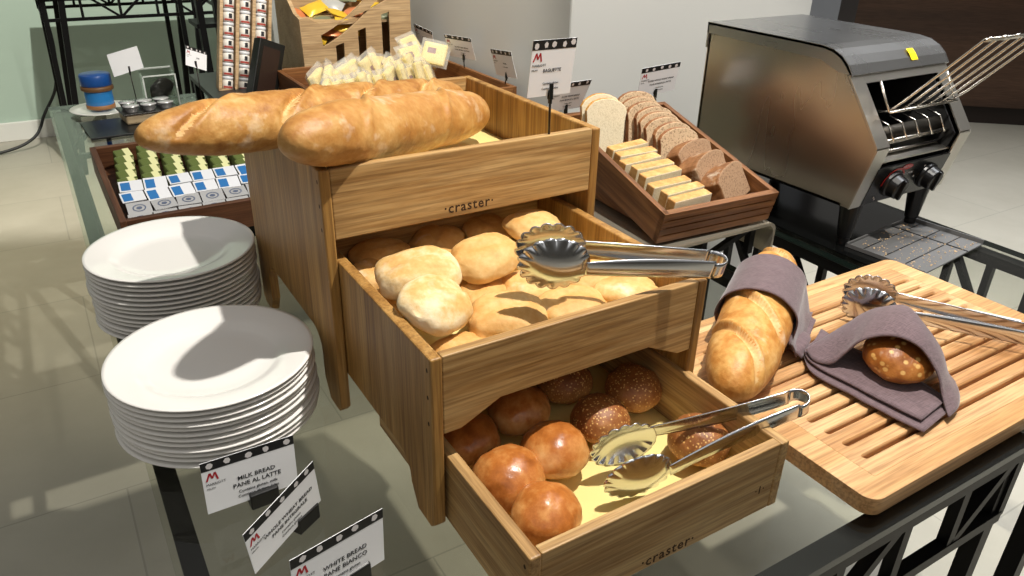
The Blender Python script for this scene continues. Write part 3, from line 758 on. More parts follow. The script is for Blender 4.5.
# frame of the baguette: ax along, n across (towards lower right), z up
ax = Vector((.382, .256, 0)).normalized(); nn = Vector((ax.y, -ax.x, 0)); o0 = Vector((.615, -.178, 0))
def bp(s, a, r_, zc=.080):    # point around the baguette at angle a (0 = right/near side, 90 top)
    return o0+ax*s+nn*(r_*cos(radians(a)))+Vector((0, 0, zc+r_*sin(radians(a))))
ctrl = []
for s, r_ in ((-.03, .0605), (.0, .0595), (.03, .0585), (.06, .058), (.09, .057), (.115, .0575)):
    k = (s+.03)/.145
    row = [bp(s+.02, 215, r_), bp(s+.01, 180, r_), bp(s, 140, r_), bp(s-.004, 100, r_), bp(s-.002, 60, r_), bp(s+.004, 20, r_+.001), bp(s+.008, -25, r_+.002)]
    q = o0+ax*(s+.01)+nn*(.068+.012*sin(k*5)); row += [Vector((q.x, q.y, .040+.006*sin(k*7))), ]
    q = o0+ax*(s+.012-.01*k)+nn*(.076+.008*k); row += [Vector((q.x, q.y, .033+.012*max(0, sin(k*6))))]
    ctrl.append(row)
def tail():
    out = []
    for k in range(5):
        t_ = k/4; row = []
        for j in range(5):
            u_ = j/4
            q = o0+ax*(-.04+.15*t_+.02*u_)+nn*(.054+.022*u_*(.6+.4*t_))
            row.append(Vector((q.x, q.y, .062*(1-u_)**1.5*(.5+.5*t_)+.0335+.010*abs(sin(t_*7+u_*3)))))
        out.append(row)
    return out
cloth('napkin', 'dusky mauve napkin wrapped round the middle of the board baguette', [ctrl, tail()])

# seeded roll in a napkin
o = link('seeded_roll', bun_mesh('other', 21), darkroll, smooth=True); o.location = (.722, -.352, .066); o.rotation_euler = (0, 0, .5); o.scale = (1.25, 1.15, 1.0)
tag(o, 'glossy seeded brown roll peeking out of a mauve napkin on the board', 'bread roll')
O = Vector((.700, -.362, 0)); fv = Vector((.887, .462, 0)); ev = Vector((.462, -.887, 0))
def np_(e, f_, z): return O+ev*e+fv*f_+Vector((0, 0, z))
arch = [
 [np_(-.122, .006, .048), np_(-.104, -.016, .044), np_(-.080, -.020, .050), np_(-.066, -.014, .068), np_(-.048, -.012, .097), np_(-.012, -.008, .114), np_(.022, -.010, .108), np_(.050, -.016, .082), np_(.066, -.026, .052), np_(.080, -.050, .036)],
 [np_(-.112, .020, .054), np_(-.100, .022, .060), np_(-.085, .026, .070), np_(-.062, .024, .090), np_(-.040, .024, .112), np_(-.010, .022, .124), np_(.022, .020, .116), np_(.052, .018, .088), np_(.070, .008, .056), np_(.088, -.022, .038)],
 [np_(-.100, .058, .050), np_(-.090, .064, .062), np_(-.078, .068, .076), np_(-.058, .074, .098), np_(-.036, .070, .116), np_(-.006, .066, .126), np_(.022, .056, .110), np_(.048, .058, .082), np_(.066, .050, .052), np_(.088, .020, .036)],
 [np_(-.080, .098, .038), np_(-.074, .102, .046), np_(-.062, .106, .060), np_(-.048, .116, .080), np_(-.030, .112, .096), np_(-.004, .110, .104), np_(.020, .094, .082), np_(.040, .096, .060), np_(.058, .088, .040), np_(.080, .056, .034)]]
flat1 = [
 [np_(-.124, .008, .034), np_(-.10, -.035, .033), np_(-.04, -.062, .033), np_(.02, -.088, .033), np_(.055, -.100, .033)],
 [np_(-.112, .026, .036), np_(-.09, .0, .036), np_(-.035, -.022, .036), np_(.03, -.045, .036), np_(.070, -.060, .036)],
 [np_(-.110, .075, .036), np_(-.07, .045, .036), np_(-.02, .03, .036), np_(.04, .0, .036), np_(.080, -.030, .036)]]
flat2 = [[p+Vector((0, 0, .007))+fv*.016+ev*(-.006) for p in r_] for r_ in flat1]
cloth('napkin', 'dusky mauve napkin folded like a hood over the seeded roll', [arch, flat1, flat2], 7, 6, .0024)

# ------------------------------------------------------------------ sliced bread box on its riser
RX = thing('display_riser', 'low silver-edged riser stand under the sliced bread box', 'riser stand', (.8, .25, 0))
def riser_stand():
    x0, x1, y0, y1, zt = .62, .966, .092, .50, .072
    prof = []
    for k in range(7): a_ = radians(90-90*k/6); prof.append((x1-.02+.02*cos(a_), zt-.02+.02*sin(a_)))
    outer = [(x0, 0), (x0, zt)]+prof+[(x1, 0)]
    inner = [(x1-.006, 0)]+[(x-.006 if i > 2 else x-.003, z-.006 if i < 4 else z-.003) for i, (x, z) in list(enumerate(prof))[::-1]]+[(x0+.006, zt-.006), (x0+.006, 0)]
    bm = bmesh.new(); prism(bm, outer+inner, 1, y0, y1)
    return part_w(link('bent_sheet', bm, plain('riser_sheet', (196, 188, 170), .25, .7), RX), RX)
riser_stand()
for y_ in (.12, .47):
    bm = bmesh.new()
    for x_ in (.66, .79, .925): beam(bm, (x_, y_, .0005), (x_, y_, .066), .014, .014)
    beam(bm, (.66, y_, .06), (.925, y_, .06), .012, .012); beam(bm, (.79, y_, .01), (.925, y_, .06), .012, .012)
    part_w(link('support_truss', bm, black_m, RX), RX)
tl = .25
BBM = Matrix.Translation((.660, .113, .079)) @ Matrix.Rotation(-.05, 4, 'Z') @ Matrix.Rotation(tl, 4, 'X')
BB = thing('sliced_bread_box', 'brown slatted wooden box of sliced bread tilted on the low riser', 'bread box', mat=BBM)
bwid, bl, bh_ = .283, .387, .066; t_ = .012
for xs in (0, bwid-t_): link('side_panel', BOX(xs, 0, 0, xs+t_, bl, bh_), walnut[1], BB, bev=.001)
bm = bmesh.new()
prof = [(0.012, 0), (0, 0)]
nslat = 4
for k in range(nslat):
    z0 = bh_*k/nslat; z1 = bh_*(k+1)/nslat
    prof += [(-.001, z0+.0015), (-.001, z1-.0015)]
    if k < nslat-1: prof += [(.006, z1-.0015), (.006, z1+.0015)]
prof += [(-.001, bh_), (.012, bh_)]
prism(bm, prof, 0, t_*.0, bwid); link('front_panel', bm, walnut[0], BB)
link('back_panel', BOX(t_, bl-t_, 0, bwid-t_, bl, bh_), walnut[0], BB, bev=.001)
link('box_base', BOX(t_, t_, .001, bwid-t_, bl-t_, .008), walnut[0], BB)
wedge = bmesh.new(); prism(wedge, [(.012, -.002), (bl-.01, -.002), (bl-.01, -.0022-.001), (bl-.01, -.09), (bl-.03, -.09)], 0, .03, bwid-.03)
link('support_wedge', wedge, walnut[1], BB)
def bread_slice(w_, h_, th, mats, seed, dome=True):
    """slice standing in the local XZ plane, thickness along Y; crust rim + crumb faces"""
    pts = []; n = 8
    pts += [(-w_/2*.94, 0), (w_/2*.94, 0), (w_/2, h_*.06), (w_/2*.97, h_*.6)]
    if dome: pts += [(w_/2*1.05*cos(a_), h_*.72+h_*.28*sin(a_)) for a_ in [pi*.06+pi*.88*k/n for k in range(n+1)]]
    else: pts += [(w_/2*.95, h_*.97), (-w_/2*.95, h_*.97)]
    pts += [(-w_/2*.97, h_*.6), (-w_/2, h_*.06)]
    bm = bmesh.new(); fs = prism(bm, [(x+.0015*noise.noise((x*90, seed, 0)), z+.0015*noise.noise((z*90, seed, 5))) for x, z in pts], 1, -th/2, th/2)
    for i, fc in enumerate(fs): fc.material_index = 0 if i < 2 else 1
    return bm
def put(bm, name, mats, label, M_, group, cat='bread slice', bev=.002):
    o = link(name, bm, mats, bev=bev); o.matrix_world = M_; return tag(o, label, cat, group)
def bb(x, y, z, rz=0, rx=0, ry=0): return BBM @ Matrix.Translation((x, y, z)) @ Matrix.Rotation(radians(rz), 4, 'Z') @ Matrix.Rotation(radians(rx), 4, 'X') @ Matrix.Rotation(radians(ry), 4, 'Y')
for i in range(2):
    put(bread_slice(.088, .118, .012, None, i), 'white_bread_slice', [white_crumb, white_crust], 'white bread slice leaning at the left back corner of the bread box, ' + ('front one' if i == 0 else 'rear one'), bb(.056, .285+.02*i, .018, -14, -20), 'white slices in the bread box')
for i in range(8):
    put(bread_slice(.092, .098, .0125, None, i+4), 'brown_bread_slice', [brown_crumb, brown_crust], 'seeded brown bread slice, %s in the right row of the box' % ('nearest' if i == 0 else ORD[i]+' from the front' if i < 7 else 'farthest back'), bb(.178+.004*sin(i*2), .178+.0235*i, .014, -6+4*sin(i*1.7), -24), 'brown slices in the bread box')
for i in range(8):
    put(bread_slice(.10, .052, .022, None, i+14, False), 'toast_slice', [white_crumb, toast_face], 'pale toast strip, %s in the front left row of the bread box' % ('nearest' if i == 0 else ORD[i]+' from the front' if i < 7 else 'farthest back'), bb(.080+.006*sin(i*2.2)-.002*i, .026+.0265*i+(.010 if i > 2 else 0), .024, 4+3*sin(i*3), -6), 'pale toast strips in the bread box')
def chunk(i, x, y, rz, lab, th):
    bm = bread_slice(.112, .078, th+.008, None, i+40)
    put(bm, 'rye_bread_chunk', [rye_crumb, rye], lab, bb(x, y, .022, rz, -40), 'rye bread chunks', 'bread chunk', .006)
chunk(0, .215, .046, 26, 'greyish rye bread end piece in the front right corner of the bread box', .036)
chunk(1, .200, .096, 22, 'thick brown rye bread piece behind the front corner piece', .040)
chunk(2, .205, .146, 16, 'dark rye bread piece between the brown slices and the thick rye', .026)

# ------------------------------------------------------------------ conveyor toaster
X0, X1 = 1.100, 1.415
TO = thing('conveyor_toaster', 'stainless steel conveyor toaster with wire chute and two black knobs', 'toaster', (1.26, .3, 0))
side_prof = [(.482, .098), (.482, .376), (.165, .385), (.125, .378), (.102, .358), (.0, .228), (.032, .096)]
def W_(o): return part_w(o, TO)
for xa, xb in ((X0, X0+.004), (X1-.004, X1)):
    bm = bmesh.new(); prism(bm, side_prof, 0, xa, xb); W_(link('side_panel', bm, steel, TO, bev=.001))
W_(link('bottom_panel', BOX(X0, .05, .096, X1, .478, .102), black_m, TO)); W_(link('back_panel', BOX(X0, .476, .098, X1, .484, .376), steel, TO))
cov = [(.488, .345), (.488, .402), (.22, .401), (.165, .400), (.138, .396), (.115, .386), (.098, .372), (.085, .354)]
inn = [(.090, .3505), (.103, .366), (.118, .379), (.139, .389), (.165, .393), (.22, .394), (.482, .395), (.482, .345)]
bm = bmesh.new(); prism(bm, cov+inn, 0, X0-.003, X1+.003); W_(link('top_cover', bm, steel_top, TO, bev=.0012))
# cover side skirts
for xa, xb in ((X0-.003, X0), (X1, X1+.003)):
    bm = bmesh.new(); prism(bm, [(.488, .378), (.488, .402), (.165, .400), (.138, .396), (.115, .386), (.098, .372), (.085, .354), (.12, .356), (.165, .372)], 0, xa, xb); W_(link('cover_skirt', bm, steel_top, TO))
def slab(bm, p, q, xa, xb, th=.004):
    d = Vector((0, q[0]-p[0], q[1]-p[1])).normalized(); nrm = Vector((0, -d.z, d.y))*th if True else None
    if nrm.y > 0: nrm = -nrm
    prism(bm, [(p[0], p[1]), (q[0], q[1]), (q[0]+nrm.y, q[1]+nrm.z), (p[0]+nrm.y, p[1]+nrm.z)], 0, xa, xb)
fl = .038
for xa, xb in ((X0-.001, X0+fl), (X1-fl, X1+.001)):
    bm = bmesh.new(); slab(bm, (.096, .352), (.0, .228), xa, xb); slab(bm, (.0, .228), (.032, .096), xa, xb)
    W_(link('front_flange', bm, steel_fl, TO, bev=.0006))
bm = bmesh.new(); slab(bm, (.096, .352), (.083, .335), X0+fl, X1-fl); W_(link('header_strip', bm, steel_fl, TO))
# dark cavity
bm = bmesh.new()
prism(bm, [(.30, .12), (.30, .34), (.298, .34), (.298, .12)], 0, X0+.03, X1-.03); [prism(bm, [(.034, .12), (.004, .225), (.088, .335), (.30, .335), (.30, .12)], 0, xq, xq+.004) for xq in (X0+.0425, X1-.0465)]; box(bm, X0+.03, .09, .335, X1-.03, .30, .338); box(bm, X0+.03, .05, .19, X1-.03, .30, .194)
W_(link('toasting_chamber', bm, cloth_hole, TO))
bm = bmesh.new(); slab(bm, (.012, .182), (.032, .100), X0+fl-.003, X1-fl+.003, .006); cp = W_(link('control_panel', bm, plain('panel_black', (16, 16, 17), .25), TO))
bm = bmesh.new(); slab(bm, (.10, .212), (.012, .190), X0+fl, X1-fl, .003); W_(link('crumb_shelf', bm, steel_fl, TO))
bm = bmesh.new()
for z_, y_ in ((.232, .02), (.222, .035), (.245, .045), (.205, .03)):
    tube(bm, [(X0+fl, y_, z_), (X1-fl, y_, z_)], .0035, 8)
for k in range(5):
    x_ = X0+fl+.03+.043*k; tube(bm, [(x_, .010, .232), (x_, .03, .262), (x_, .06, .268)], .0018, 6)
W_(link('conveyor_wires', bm, chrome, TO, smooth=True))
bm = bmesh.new(); tube(bm, [(X0+fl, .05, .235), (X1-fl, .05, .235)], .016, 16); W_(link('conveyor_roller', bm, plain('roller', (58, 54, 48), .5, .8), TO, smooth=True))
# knobs on the sloping panel
pn = Vector((0, -.082, -.02)).normalized()   # panel normal
def on_panel(x, s): # s 0 top .. 1 bottom
    return Vector((x, .012+.02*s, .182-.082*s))+pn*.0065
def knob(x, s):
    c = on_panel(x, s); R_ = pn.to_track_quat('Z', 'Y').to_matrix().to_4x4(); R_.translation = c
    bm = bmesh.new(); lathe(bm, [(0, 0), (.029, 0), (.028, .006), (.025, .008), (.023, .024), (.021, .026), (0, .026)], 28); box(bm, -.004, -.022, .024, .004, .022, .031)
    bmesh.ops.transform(bm, matrix=R_, verts=bm.verts)
    return W_(link('control_knob', bm, black_p, TO, bev=.0006))
knob(1.205, .52); knob(1.325, .52)
def panel_patch(name, poly, mat):
    bm = bmesh.new(); bm.faces.new([bm.verts.new(on_panel(x, s)+pn*.0006) for x, s in poly]); bmesh.ops.recalc_face_normals(bm, faces=bm.faces)
    o = link(name, bm, mat, TO); W_(o); return o
arc = [(1.205+.036*cos(a_), .52-.44*sin(a_)) for a_ in [pi*.15+pi*.85*k/14 for k in range(15)]]
arc2 = [(1.205+.032*cos(a_), .52-.39*sin(a_)) for a_ in [pi*.15+pi*.85*k/14 for k in range(15)]]
panel_patch('heat_arc', arc+arc2[::-1], plain('red_print', (200, 40, 36), .4))
panel_patch('maker_badge', [(1.235+.018*cos(2*pi*k/16), .10+.075*sin(2*pi*k/16)) for k in range(16)], plain('badge_red', (206, 34, 40), .4))
bm = text_bm('HATCO', .008, 'CENTER', .00005)
R_ = Matrix((Vector((1, 0, 0)), pn.cross(Vector((1, 0, 0))), pn)).transposed().to_4x4(); R_.translation = on_panel(1.235, .10)+pn*.0009
bmesh.ops.transform(bm, matrix=R_, verts=bm.verts); W_(link('badge_lettering', bm, spotcol, TO))
bm = text_bm('TOAST-QWIK', .0075, 'CENTER', .00005); R_.translation = on_panel(1.24, .30)+pn*.0009
bmesh.ops.transform(bm, matrix=R_, verts=bm.verts); W_(link('model_lettering', bm, spotcol, TO))
bm = bmesh.new()
for x_, s_ in ((1.165, .84), (1.262, .55), (1.275, .45), (1.30, .2), (1.17, .9)):
    bm.faces.new([bm.verts.new(on_panel(x_+.0025*cos(2*pi*k/8), s_+.03*sin(2*pi*k/8))+pn*.0006) for k in range(8)])
bmesh.ops.recalc_face_normals(bm, faces=bm.faces); W_(link('indicator_marks', bm, spotcol, TO))
# yellow sticker on the cover curve
bm = bmesh.new(); yy = [(.113, .3862), (.103, .3782), (.0935, .3665)]
grid(bm, [[(x_, y_-.0012, z_+.001) for x_ in (1.292, 1.314)] for y_, z_ in yy]); W_(link('sticker', bm, plain('sticker_yellow', (250, 220, 30), .4), TO))
# legs
for x_, y_ in ((X0+.038, .05), (X1-.042, .05), (X0+.038, .44), (X1-.042, .44)):
    bm = bmesh.new()
    lathe(bm, [(0, .0), (.011, .0), (.0125, .004), (.0125, .016), (.0145, .018), (.0235, .096), (0, .096)], 20, (x_, y_, .003)); W_(link('leg', bm, black_p, TO, bev=.0008))
# wire chute
bm = bmesh.new(); nW = 6; lx0, lx1 = 1.150, 1.362
def chute(t): return (.022-.14*t, .292+.158*t)
for k in range(nW):
    x_ = lx0+(lx1-lx0)*k/(nW-1); a_, b_ = chute(0), chute(1)
    tube(bm, [(x_, .055, .285), (x_, a_[0]+.006, a_[1]), (x_, a_[0], a_[1]+.004)]+[(x_,)+chute(t/6) for t in range(1, 6)]+[(x_, b_[0], b_[1]), (x_, b_[0]-.012, b_[1]+.004)], .0024, 6)
for t in (.0, 1.0, .985):
    y_, z_ = chute(t); tube(bm, [(lx0-.006, y_-.003, z_), (lx1+.006, y_-.003, z_)], .0026, 8)
for x_ in (lx0-.004, lx1+.004):
    tube(bm, [(x_, chute(0)[0], chute(0)[1]), (x_, .055, .345)], .0024, 8)
W_(link('wire_chute', bm, chrome, TO, smooth=True))
# crumb tray lying before the toaster
CT = thing('crumb_tray', 'grey metal crumb tray dusted with crumbs below the toaster', 'tray', (1.265, -.035, .004), (0, 0, .11))
ctm = plain('tray_steel', (112, 112, 112), .5, .4)
bm = bmesh.new(); hw, hd = .128, .085
box(bm, -hw, -hd, 0, hw, hd, .003); box(bm, -hw, hd-.004, .003, hw, hd, .008); box(bm, -hw, -hd, .003, -hw+.003, hd, .008); box(bm, hw-.003, -hd, .003, hw, hd, .012)
link('tray_pan', bm, ctm, CT)
bm = bmesh.new()
for k in range(3): box(bm, -hw+.004, -.04+k*.045, .003, hw-.004, -.038+k*.045, .0038)
box(bm, .055, -hd, .003, .058, hd, .0042); link('tray_ribs', bm, black_m, CT)
rs = random.Random(3); bm = bmesh.new()
for k in range(260):
    s_ = rs.choice((.0006, .0009, .0012, .002)); x_, y_ = rs.uniform(-hw+.01, hw-.01), -hd+.01+(2*hd-.02)*rs.random()**1.3
    bmesh.ops.create_icosphere(bm, subdivisions=1, radius=s_, matrix=Matrix.Translation((x_, y_, .0035+s_*.5)) @ Matrix.Scale(.6, 4, (0, 0, 1)))
o = link('crumb_scatter', bm, plain('crumbs', (206, 176, 138), .8)); o.matrix_world = CT.matrix_basis.copy(); o['kind'] = 'stuff'; tag(o, 'bread crumbs scattered over the grey crumb tray', 'crumbs')

# ------------------------------------------------------------------ butter tray behind the plates
BTM = Matrix.Translation((-.190, .640, .04)) @ Matrix.Rotation(.022, 4, 'Z') @ Matrix.Rotation(.114, 4, 'X')
BT = thing('butter_tray', 'dark brown wooden tray of butter packs tilted behind the plates', 'tray', mat=BTM)
tw, td, th_ = .46, .377, .060
for xs in (0, tw-.012): link('side_panel', BOX(xs, 0, 0, xs+.012, td, th_), mahogany[1], BT, bev=.001)
link('front_panel', BOX(.012, 0, 0, tw-.012, .012, th_), mahogany[0], BT, bev=.001); link('back_panel', BOX(.012, td-.012, 0, tw-.012, td, th_), mahogany[0], BT, bev=.001)
link('tray_base', BOX(.012, .012, .0, tw-.012, td-.012, .01), mahogany[0], BT)
bm = bmesh.new(); prism(bm, [(.02, -.001), (td-.02, -.001), (td-.02, -.03-.114*td*.9), (.02, -.035)], 0, .02, tw-.02)
link('support_block', bm, black_m, BT)
olive = plain('pack_olive', (92, 106, 48), .45); lemon = plain('pack_lemon', (226, 226, 168), .45)
def butter(label, M_, src=[None]):
    if src[0] is None:
        o = thing('butter_pack', label, 'butter pack', group='green butter packs')
        bm = BOX(-.014, -.014, 0, .014, .014, .030); link('wrapper', bm, olive, o, bev=.003)
        bm = bmesh.new(); bm.faces.new([bm.verts.new(p) for p in ((.002, -.0125, .0304), (.0128, -.0125, .0304), (.0128, .0125, .0304), (.002, .0125, .0304))]); 
        bm.faces.new([bm.verts.new(p) for p in ((.002, -.0143, .010), (.0128, -.0143, .010), (.0128, -.0143, .028), (.002, -.0143, .028))]); 
        link('label_patch', bm, lemon, o); src[0] = o
    else: o = copy_tree(src[0]); o['label'] = label
    o.matrix_world = M_; return o
for c in range(9):
    for r_ in range(5):
        x_ = .042+.047*c+.004*r_; y_ = .178+.0375*r_
        butter('green butter pack, %s from the front in the %s column from the left' % ('first' if r_ == 0 else ORD[r_], 'first' if c == 0 else ORD[c]), BTM @ Matrix.Translation((min(x_, tw-.03), y_, .024+.004*(c % 2))) @ Matrix.Rotation(radians(8), 4, 'Z') @ Matrix.Rotation(radians(10), 4, 'X') @ Matrix.Scale(1.22, 4))
cupw = plain('cup_white', (226, 228, 232), .35); foil = plain('foil_lid', (214, 214, 214), .25, .55); blue = plain('lid_blue', (40, 112, 176), .4)
def cup(label, M_, kind, src={}):
    if kind not in src:
        o = thing('butter_cup', label, 'portion cup', group='portion cups in the butter tray')
        bm = bmesh.new()
        b_ = [bm.verts.new(p) for p in ((-.011, -.009, 0), (.011, -.009, 0), (.011, .009, 0), (-.011, .009, 0))]; t_2 = [bm.verts.new(p) for p in ((-.0155, -.0125, .017), (.0155, -.0125, .017), (.0155, .0125, .017), (-.0155, .0125, .017))]
        bm.faces.new(b_[::-1]); bm.faces.new(t_2)
        for k in range(4): bm.faces.new((b_[k], b_[(k+1) % 4], t_2[(k+1) % 4], t_2[k]))
        link('cup', bm, cupw, o, bev=.002)
        lid = link('lid', BOX(-.0175, -.0145, .017, .0175, .0145, .0182), cupw if kind == 'blue' else foil, o)
        bm = bmesh.new()
        if kind == 'blue':
            bm.faces.new([bm.verts.new(p) for p in ((-.015, -.012, .0185), (-.001, -.012, .0185), (-.001, .010, .0185), (-.015, .010, .0185))]); link('lid_print', bm, blue, lid)
        else:
            for rr in (.0105, .0085):
                pass
            vs = [(.0100*cos(2*pi*k/16), .0085*sin(2*pi*k/16), .0185) for k in range(16)]; vi = [(.0080*cos(2*pi*k/16), .0066*sin(2*pi*k/16), .0185) for k in range(16)]
            A = [bm.verts.new(p) for p in vs]; B_ = [bm.verts.new(p) for p in vi]
            for k in range(16): bm.faces.new((A[k], A[(k+1) % 16], B_[(k+1) % 16], B_[k]))
            bm.faces.new([bm.verts.new((x_*.55, y_*.5, .0186)) for x_, y_, _ in vi]); link('lid_print', bm, plain('print_slate', (88, 98, 120), .5), lid)
        src[kind] = o
    else: o = copy_tree(src[kind]); o['label'] = label
    o.matrix_world = M_; return o
for r_ in range(4):
    for c in range(9):
        kind = 'blue' if r_ >= 2 else 'foil'
        rowname = {3: 'rear blue-printed', 2: 'front blue-printed', 1: 'rear silver', 0: 'front silver'}[r_]
        cup('%s portion cup, %s from the left in the butter tray' % (rowname, 'first' if c == 0 else ORD[c]),
            BTM @ Matrix.Translation((.040+.046*c+.004*(r_ % 2), .034+.036*r_, .022+.007*r_)) @ Matrix.Rotation(radians(random.uniform(-5, 5)), 4, 'Z') @ Matrix.Rotation(radians(random.uniform(6, 16)), 4, 'X') @ Matrix.Scale(1.24, 4), kind)

# ------------------------------------------------------------------ things at the back left of the glass
def jar():
    o = thing('blue_jar', 'blue glass jar with a blue lid and brown band standing on a white plate', 'jar', (-.105, 1.93, .014))
    bm = bmesh.new(); lathe(bm, [(0, 0), (.038, 0), (.041, .004), (.041, .052), (.038, .058), (0, .058)], 32); link('body', bm, plain('jar_blue', (44, 124, 190), .25), o, smooth=True)
    bm = bmesh.new(); lathe(bm, [(.043, .056), (.048, .059), (.048, .069), (.043, .072), (.0, .072)], 32); link('wood_band', bm, plain('jar_band', (112, 78, 44), .5), o, smooth=True)
    bm = bmesh.new(); lathe(bm, [(.044, .072), (.046, .075), (.046, .104), (.043, .108), (0, .108)], 32); link('lid', bm, plain('jar_lid', (24, 78, 150), .35), o, smooth=True)
    bm = bmesh.new(); lathe(bm, [(.0395, -.001), (.0425, 0), (.0425, .012), (.0395, .013)], 32); link('base_ring', bm, plain('jar_base', (150, 104, 60), .5), o, smooth=True)
jar()
bm = bmesh.new(); lathe(bm, [(0, .002), (.06, .002), (.075, .006), (.098, .011), (.098, .013), (.075, .009), (.06, .006), (0, .006)], 48)
o = link('side_plate', bm, white_por, smooth=True); o.location = (-.10, 1.93, 0); tag(o, 'white side plate lying flat under the blue-lidded jar', 'plate')
o = link('slate_board', BOX(-.155, -.10, .0005, .155, .10, .007), plain('slate', (16, 18, 18), .4), bev=.001); o.location = (-.02, 1.70, 0); o.rotation_euler = (0, 0, .06); tag(o, 'black slate board lying on the glass before the side plate', 'board')
# cluster tray of foil cups
FT = thing('foil_cup_tray', 'small tray with silver foil topped pots beside the blue jar', 'tray', (.01, 1.745, .0075), (0, 0, .1))
link('pan', BOX(-.075, -.05, 0, .075, .05, .03), plain('pan_tan', (170, 150, 118), .5), FT, bev=.006)
link('rim', BOX(-.082, -.057, .03, .082, .057, .034), plain('pan_rim', (40, 38, 36), .3, .6), FT, bev=.002)
for k, (x_, y_) in enumerate(((-.05, -.025), (0, -.025), (.05, -.025), (-.05, .027), (0, .027), (.05, .027))):
    bm = bmesh.new(); lathe(bm, [(.016, 0), (.022, .016), (.0235, .017), (.0235, .0185), (0, .0195)], 20)
    o = link('foil_pot', bm, foil, smooth=True); o.matrix_world = FT.matrix_basis @ Matrix.Translation((x_, y_, .034)); tag(o, 'silver foil-topped pot, %s in the small tray by the blue jar' % ('front left', 'front middle', 'front right', 'rear left', 'rear middle', 'rear right')[k], 'pot', 'foil pots')
# clear acrylic holder with a dark packet
AH = thing('acrylic_holder', 'clear acrylic box holder right of the plain white card', 'holder', (.08, 1.95, 0), (0, 0, .05))
bm = bmesh.new()
for q in ((-.05, -.03, .0, .05, -.027, .10), (-.05, .027, 0, .05, .03, .115), (-.05, -.027, 0, -.047, .027, .105), (.047, -.027, 0, .05, .027, .105), (-.05, -.03, 0, .05, .03, .003)): box(bm, *q)
link('walls', bm, clear, AH)
bm = bmesh.new()
for q in ((-.051, -.031, .098, .051, -.027, .102), (-.051, .027, .112, .051, .031, .117), (-.052, -.031, 0, -.048, -.027, .102), (.048, -.031, 0, .052, -.027, .102)): box(bm, *q)
link('edge_strips', bm, plain('acrylic_edge', (206, 212, 208), .2), AH)
bm = bun_mesh('other', 51); o = link('dark_packet', bm, plain('packet_dark', (46, 44, 42), .3), smooth=True); o.location = (.088, 1.95, .047); o.rotation_euler = (.3, -.6, .2); o.scale = (.95, .45, 1.1); tag(o, 'crumpled dark packet inside the clear acrylic holder', 'packet')

# ------------------------------------------------------------------ rear display on a long black riser
BR = thing('rear_display_riser', 'long black riser under the jar rack, crate and packaged breads', 'riser stand', (.54, 1.45, 0))
part_w(link('shelf_board', BOX(.18, 1.0, .075, .905, 1.95, .09), plain('riser_black', (22, 22, 22), .4), BR), BR)
for x_, y_ in ((.2, 1.02), (.885, 1.02), (.2, 1.93), (.885, 1.93)): part_w(link('leg', BOX(x_-.012, y_-.012, 0, x_+.012, y_+.012, .075), black_m, BR), BR)
# packaged bread tray
PT = thing('packaged_bread_tray', 'brown wooden tray of film-wrapped slices along the white wall', 'tray', (.36, 1.005, .0905))
tw, td, th_ = .54, .52, .078
for xs in (0, tw-.012): link('side_panel', BOX(xs, 0, 0, xs+.012, td, th_), walnut[1], PT, bev=.001)
link('front_panel', BOX(.012, 0, 0, tw-.012, .012, th_), walnut[0], PT, bev=.001); link('back_panel', BOX(.012, td-.012, 0, tw-.012, td, th_), walnut[0], PT, bev=.001)
link('tray_base', BOX(.012, .012, 0, tw-.012, td-.012, .008), walnut[0], PT)
cake = crumb('sponge_yellow', (232, 212, 138), (216, 186, 104), 200); redl = plain('label_maroon', (112, 30, 34), .4)
def wrapped(label, M_, src=[None]):
    if src[0] is None:
        o = thing('wrapped_slice', label, 'wrapped bread', group='film wrapped slices')
        bm = BOX(-.038, -.010, 0, .038, .010, .072); link('slice', bm, cake, o, bev=.006)
        bm = bmesh.new(); bm.faces.new([bm.verts.new(p) for p in ((-.022, -.0106, .034), (.004, -.0106, .034), (.004, -.0106, .052), (-.022, -.0106, .052))]); link('label_patch', bm, redl, o)
        bm = bmesh.new(); n = 10
        for s_ in (-1, 1):
            rows = []
            for j in range(n+1):
                v_ = j/n; row = []
                for i in range(n+1):
                    u_ = i/n; e_ = max(abs(u_-.5)*2, abs(v_-.5)*2); d_ = .0125*(1-max(0, (e_-.75)/.25))+.0005
                    row.append((-.047+.094*u_, s_*(d_+.0018*noise.noise((u_*6, v_*6, s_))*(e_ < .99)), -.004+.088*v_))
                rows.append(row)
            grid(bm, rows)
        link('film_wrap', bm, film, o, smooth=True); src[0] = o
    else: o = copy_tree(src[0]); o['label'] = label
    o.matrix_world = M_; return o
rs = random.Random(11)
places = ['first', 'second', 'third', 'fourth', 'fifth', 'sixth', 'seventh', 'eighth', 'ninth', 'tenth', 'eleventh']
for k in range(11):
    wrapped('film-wrapped yellow slice, %s from the left in the front row of the rear tray' % places[k], Matrix.Translation((.415+.034*k, 1.12+rs.uniform(-.015, .02)+.012*k, .112+rs.uniform(0, .014))) @ Matrix.Rotation(radians(58+rs.uniform(-10, 10)), 4, 'Z') @ Matrix.Rotation(radians(-22+rs.uniform(-8, 8)), 4, 'X') @ Matrix.Rotation(radians(rs.uniform(-14, 14)), 4, 'Y') @ Matrix.Scale(1.25, 4))
